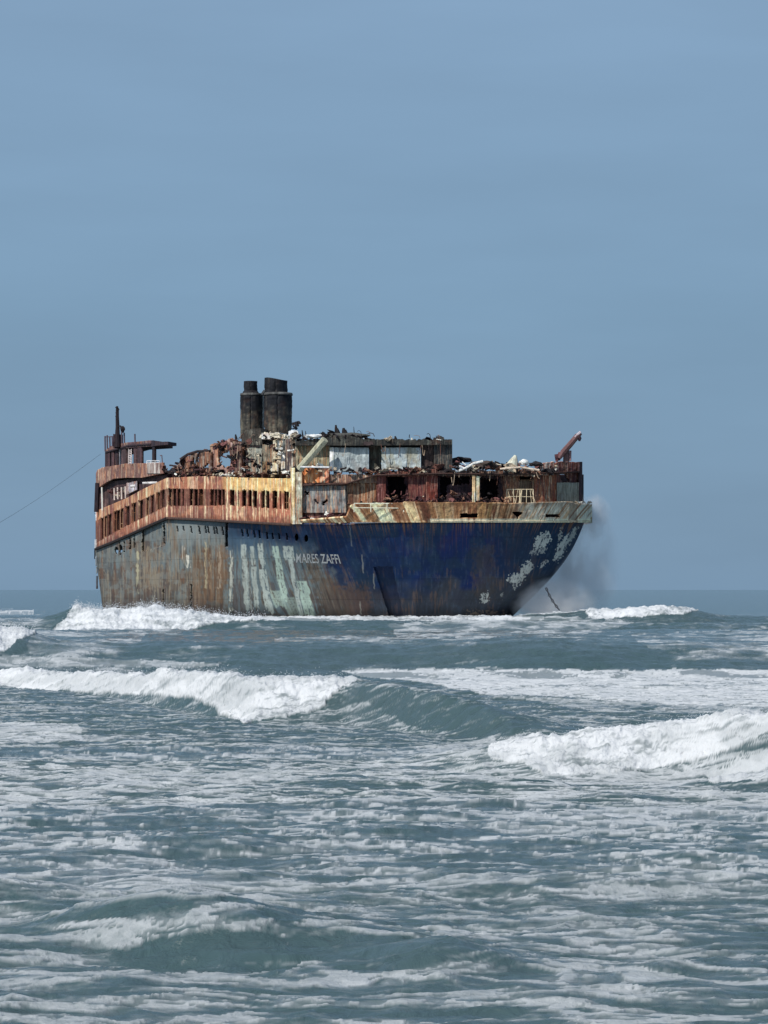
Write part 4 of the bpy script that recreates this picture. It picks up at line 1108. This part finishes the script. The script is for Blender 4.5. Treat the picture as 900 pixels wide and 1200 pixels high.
# flecks of spray thrown off the breaking crests
cand = np.flatnonzero((FO.ravel() > .5) & (np.abs(PXs.ravel() - 450) < 520) & (DD.ravel() < 230))
wgt = np.clip(np.gradient(Z, axis=1).ravel()[cand] * 0 + Z.ravel()[cand], 0, None) ** 2 + .05
wgt *= np.where(DD.ravel()[cand] > 150, 2.2, 1)
pick = rng.choice(cand, 9000, p=wgt / wgt.sum())  # weighted to the tops
fx = SX.ravel()[pick]; fy = SY.ravel()[pick] - rng.random(9000) * .3; kz = np.clip(fy / 60, .7, 3)
fz = Z.ravel()[pick] + np.abs(rng.normal(0, .075, 9000)) * kz
fr = rng.uniform(.003, .011, 9000) * kz
tet = np.array([(1, 1, 1), (-1, -1, 1), (-1, 1, -1), (1, -1, -1)], float) * .7
fv = (np.stack([fx, fy, fz], -1)[:, None] + fr[:, None, None] * tet[None] * rng.uniform(.5, 1.5, (9000, 4, 3))).reshape(-1, 3)
fi_ = (np.arange(9000)[:, None, None] * 4 + np.array([(0, 1, 2), (0, 3, 1), (0, 2, 3), (1, 3, 2)])[None]).reshape(-1, 3)
fm = bpy.data.meshes.new('spray_flecks'); fm.from_pydata(fv.tolist(), [], fi_.tolist())
M_FLECK = new_mat('water_drops')[0]; M_FLECK.node_tree.nodes['Principled BSDF'].inputs['Base Color'].default_value = (.8, .82, .83, 1)
fo_ = link('spray_flecks', fm, None, M_FLECK); fo_['kind'] = 'stuff'; fo_['label'] = 'tiny white flecks of spray flying off the breaking wave crests'; fo_['category'] = 'spray'
SV = np.stack([SX, SY, Z], -1)
me, used = grid_mesh('sea', SV, flip=False)
a = me.attributes.new('foam', 'FLOAT', 'POINT'); a.data.foreach_set('value', np.clip(foam, 0, 1).astype(np.float32).ravel()[used])
a = me.attributes.new('white', 'FLOAT', 'POINT'); a.data.foreach_set('value', np.clip(thick, 0, 1).astype(np.float32).ravel()[used])
del SV

M_SEA, nt, b = new_mat('sea_water'); N = nt.nodes; L = nt.links
b.inputs['Base Color'].default_value = (0.035, 0.062, 0.062, 1)
b.inputs['Roughness'].default_value = 0.14; b.inputs['IOR'].default_value = 1.333; b.inputs['Specular IOR Level'].default_value = .36
tc = N.new('ShaderNodeTexCoord')
cd = N.new('ShaderNodeMapping'); cd.inputs['Scale'].default_value = (1, .8, 1); L.new(tc.outputs['Object'], cd.inputs[0])
n1 = N.new('ShaderNodeTexNoise'); n1.inputs['Scale'].default_value = 3.2; n1.inputs['Detail'].default_value = 7; n1.inputs['Roughness'].default_value = .6; n1.inputs['Distortion'].default_value = .6
L.new(cd.outputs[0], n1.inputs['Vector'])
n0 = N.new('ShaderNodeTexNoise'); n0.inputs['Scale'].default_value = .35; n0.inputs['Detail'].default_value = 5
L.new(cd.outputs[0], n0.inputs['Vector'])
ad = N.new('ShaderNodeMath'); ad.operation = 'MULTIPLY_ADD'; ad.inputs[1].default_value = 3.0; L.new(n0.outputs['Fac'], ad.inputs[0]); L.new(n1.outputs['Fac'], ad.inputs[2])
bp = N.new('ShaderNodeBump'); bp.inputs['Strength'].default_value = .6; bp.inputs['Distance'].default_value = .16
L.new(ad.outputs[0], bp.inputs['Height']); L.new(bp.outputs[0], b.inputs['Normal'])
nc = N.new('ShaderNodeTexNoise'); nc.inputs['Scale'].default_value = .12; nc.inputs['Detail'].default_value = 3; L.new(tc.outputs['Object'], nc.inputs['Vector'])
cm = N.new('ShaderNodeMix'); cm.data_type = 'RGBA'; L.new(nc.outputs['Fac'], cm.inputs[0])
cm.inputs[6].default_value = (0.046, 0.094, 0.095, 1); cm.inputs[7].default_value = (0.074, 0.109, 0.120, 1)
L.new(cm.outputs[2], b.inputs['Base Color'])
# foam shader
fb = N.new('ShaderNodeBsdfPrincipled'); fb.inputs['Roughness'].default_value = .9; fb.inputs['Specular IOR Level'].default_value = .1
fb.inputs['Base Color'].default_value = (.72, .745, .76, 1)
n2 = N.new('ShaderNodeTexNoise'); n2.inputs['Scale'].default_value = 5; n2.inputs['Detail'].default_value = 8; n2.inputs['Roughness'].default_value = .7
L.new(tc.outputs['Object'], n2.inputs['Vector'])
bp2 = N.new('ShaderNodeBump'); bp2.inputs['Strength'].default_value = .7; bp2.inputs['Distance'].default_value = .12; L.new(n2.outputs['Fac'], bp2.inputs['Height']); L.new(bp2.outputs[0], fb.inputs['Normal'])
at = N.new('ShaderNodeAttribute'); at.attribute_name = 'foam'; aw = N.new('ShaderNodeAttribute'); aw.attribute_name = 'white'
# break the edge of the foam up below mesh resolution
mm = N.new('ShaderNodeMath'); mm.operation = 'MULTIPLY_ADD'; mm.inputs[1].default_value = .8; mm.inputs[2].default_value = -.40; L.new(n2.outputs['Fac'], mm.inputs[0])
m2 = N.new('ShaderNodeMath'); m2.operation = 'MULTIPLY'; L.new(mm.outputs[0], m2.inputs[0])
m3 = N.new('ShaderNodeMath'); m3.operation = 'SUBTRACT'; m3.inputs[0].default_value = 1.15; L.new(aw.outputs['Fac'], m3.inputs[1]); L.new(m3.outputs[0], m2.inputs[1])
m5 = N.new('ShaderNodeMath'); m5.operation = 'GREATER_THAN'; m5.inputs[1].default_value = .42; L.new(at.outputs['Fac'], m5.inputs[0])
m6 = N.new('ShaderNodeMath'); m6.operation = 'MULTIPLY'; L.new(m2.outputs[0], m6.inputs[0]); L.new(m5.outputs[0], m6.inputs[1])
m4 = N.new('ShaderNodeMath'); m4.operation = 'ADD'; m4.use_clamp = True; L.new(at.outputs['Fac'], m4.inputs[0]); L.new(m6.outputs[0], m4.inputs[1])
ms_ = N.new('ShaderNodeMixShader'); L.new(m4.outputs[0], ms_.inputs[0]); L.new(b.outputs[0], ms_.inputs[1]); L.new(fb.outputs[0], ms_.inputs[2])
L.new(ms_.outputs[0], N['Material Output'].inputs['Surface'])
so_ = link('sea', me, None, M_SEA); so_['kind'] = 'structure'

# ------------------------------------------------------------------ spray thrown up behind the bow
def spray_cloud(name, pts, rad, dens, col, seed, label):
    bm = bmesh.new(); bmesh.ops.create_uvsphere(bm, u_segments=24, v_segments=16, radius=1)
    me = bpy.data.meshes.new(name); bm.to_mesh(me); bm.free()
    o = link(name, me); o.location = tuple(pts); o.scale = rad
    m = bpy.data.materials.new(name + '_mist'); m.use_nodes = True; nt = m.node_tree; N = nt.nodes; L = nt.links
    N.remove(N['Principled BSDF'])
    v = N.new('ShaderNodeVolumePrincipled'); v.inputs['Color'].default_value = (*col, 1); v.inputs['Anisotropy'].default_value = -.1
    tc = N.new('ShaderNodeTexCoord')
    ln = N.new('ShaderNodeVectorMath'); ln.operation = 'LENGTH'; L.new(tc.outputs['Object'], ln.inputs[0])
    fall = N.new('ShaderNodeMapRange'); fall.inputs[1].default_value = 1.0; fall.inputs[2].default_value = .15; fall.inputs[3].default_value = 0; fall.inputs[4].default_value = 1; L.new(ln.outputs['Value'], fall.inputs[0])
    mp = N.new('ShaderNodeMapping'); mp.inputs['Location'].default_value = (seed, seed * .3, 0); mp.inputs['Scale'].default_value = (1.3, 1.3, .9); L.new(tc.outputs['Object'], mp.inputs[0])
    n = N.new('ShaderNodeTexNoise'); n.inputs['Scale'].default_value = 2.0; n.inputs['Detail'].default_value = 5; n.inputs['Roughness'].default_value = .6; L.new(mp.outputs[0], n.inputs['Vector'])
    nr = N.new('ShaderNodeMapRange'); nr.inputs[1].default_value = .38; nr.inputs[2].default_value = .65; L.new(n.outputs['Fac'], nr.inputs[0])
    mu = N.new('ShaderNodeMath'); mu.operation = 'MULTIPLY'; L.new(fall.outputs[0], mu.inputs[0]); L.new(nr.outputs[0], mu.inputs[1])
    mu2 = N.new('ShaderNodeMath'); mu2.operation = 'MULTIPLY'; mu2.inputs[1].default_value = dens; L.new(mu.outputs[0], mu2.inputs[0])
    L.new(mu2.outputs[0], v.inputs['Density']); L.new(v.outputs[0], N['Material Output'].inputs['Volume'])
    me.materials.append(m); o['kind'] = 'stuff'; o['label'] = label; o['category'] = 'spray'
    return o


spray_cloud('sea_spray', P(676, 662, 310.5), (5.2, 3.2, 8.2), 1.0, (.99, .99, .99), 2.0, 'grey mist of sea spray rising behind the raked bow')
spray_cloud('breaking_spray', P(698, 606, 309.5), (2.0, 1.5, 2.8), 1.6, (.97, .97, .98), 5.0, 'small white burst of spray at the top corner of the bow')

spray_cloud('sea_spray', P(648, 706, 307), (5.2, 2.6, 3.0), 2.2, (.99, .99, .99), 8.0, 'low white mist hugging the water under the raked bow')
# ------------------------------------------------------------------ light
SUN_DIR = np.array([-.52, -.50, .80]); SUN_DIR /= np.linalg.norm(SUN_DIR)
el = math.asin(SUN_DIR[2])
sd = bpy.data.lights.new('sun', 'SUN'); sd.energy = 3.6; sd.angle = math.radians(.5); sd.color = (1, .955, .89)
s = bpy.data.objects.new('sun', sd); COL.objects.link(s); s.location = (-60, -40, 90)
s.rotation_euler = mathutils.Vector(-SUN_DIR).to_track_quat('-Z', 'Y').to_euler()
w = bpy.data.worlds.new('World'); sc.world = w; w.use_nodes = True; nt = w.node_tree; N = nt.nodes; L = nt.links
bg = N['Background']; sky = N.new('ShaderNodeTexSky'); sky.sky_type = 'NISHITA'; sky.sun_disc = False
sky.sun_elevation = el; sky.sun_rotation = math.atan2(SUN_DIR[0], SUN_DIR[1]); sky.air_density = 1.0; sky.dust_density = 1.0; sky.ozone_density = 1.0
# hazy, even blue-grey marine sky near the horizon
tc = N.new('ShaderNodeTexCoord'); sep = N.new('ShaderNodeSeparateXYZ'); L.new(tc.outputs['Generated'], sep.inputs[0])
cr = N.new('ShaderNodeValToRGB'); L.new(sep.outputs['Z'], cr.inputs[0])
e = cr.color_ramp.elements
e[0].position = 0.0; e[0].color = (*(lin((120, 149, 176)) * 10), 1)
e[1].position = .23; e[1].color = (*(lin((133, 163, 193)) * 10), 1)
e2 = cr.color_ramp.elements.new(.10); e2.color = (*(lin((123, 155, 183)) * 10), 1)
mr = N.new('ShaderNodeMapRange'); mr.inputs[1].default_value = .2; mr.inputs[2].default_value = .6; mr.inputs[3].default_value = .96; mr.inputs[4].default_value = .2; L.new(sep.outputs['Z'], mr.inputs[0])
mx = N.new('ShaderNodeMix'); mx.data_type = 'RGBA'; L.new(mr.outputs[0], mx.inputs[0]); L.new(sky.outputs[0], mx.inputs[6]); L.new(cr.outputs[0], mx.inputs[7])
# very faint veils of high thin cloud
cmp_ = N.new('ShaderNodeMapping'); cmp_.inputs['Scale'].default_value = (3, 3, 16); L.new(tc.outputs['Generated'], cmp_.inputs[0])
cn = N.new('ShaderNodeTexNoise'); cn.inputs['Scale'].default_value = 2.2; cn.inputs['Detail'].default_value = 5; L.new(cmp_.outputs[0], cn.inputs['Vector'])
cmr = N.new('ShaderNodeMapRange'); cmr.inputs[1].default_value = .3; cmr.inputs[2].default_value = .7; cmr.inputs[3].default_value = .965; cmr.inputs[4].default_value = 1.05; L.new(cn.outputs['Fac'], cmr.inputs[0])
csc = N.new('ShaderNodeVectorMath'); csc.operation = 'SCALE'; L.new(mx.outputs[2], csc.inputs[0]); L.new(cmr.outputs[0], csc.inputs['Scale'])
L.new(csc.outputs[0], bg.inputs['Color']); bg.inputs['Strength'].default_value = .1

# ------------------------------------------------------------------ camera
cam = bpy.data.cameras.new('camera'); co_ = bpy.data.objects.new('camera', cam); COL.objects.link(co_); sc.camera = co_
co_.location = (0, 0, HC); co_.rotation_euler = (math.pi / 2, 0, 0)
cam.sensor_fit = 'VERTICAL'; cam.sensor_height = 24; cam.lens = 24 * F / 1200; cam.shift_y = (HOR - 600) / 1200
cam.clip_start = .5; cam.clip_end = 60000
sc.view_settings.view_transform = 'Standard'; sc.view_settings.look = 'None'; sc.view_settings.exposure = 0; sc.view_settings.gamma = 1
sc.cycles.volume_step_rate = 1.0; sc.cycles.volume_bounces = 6; sc.cycles.max_bounces = 12
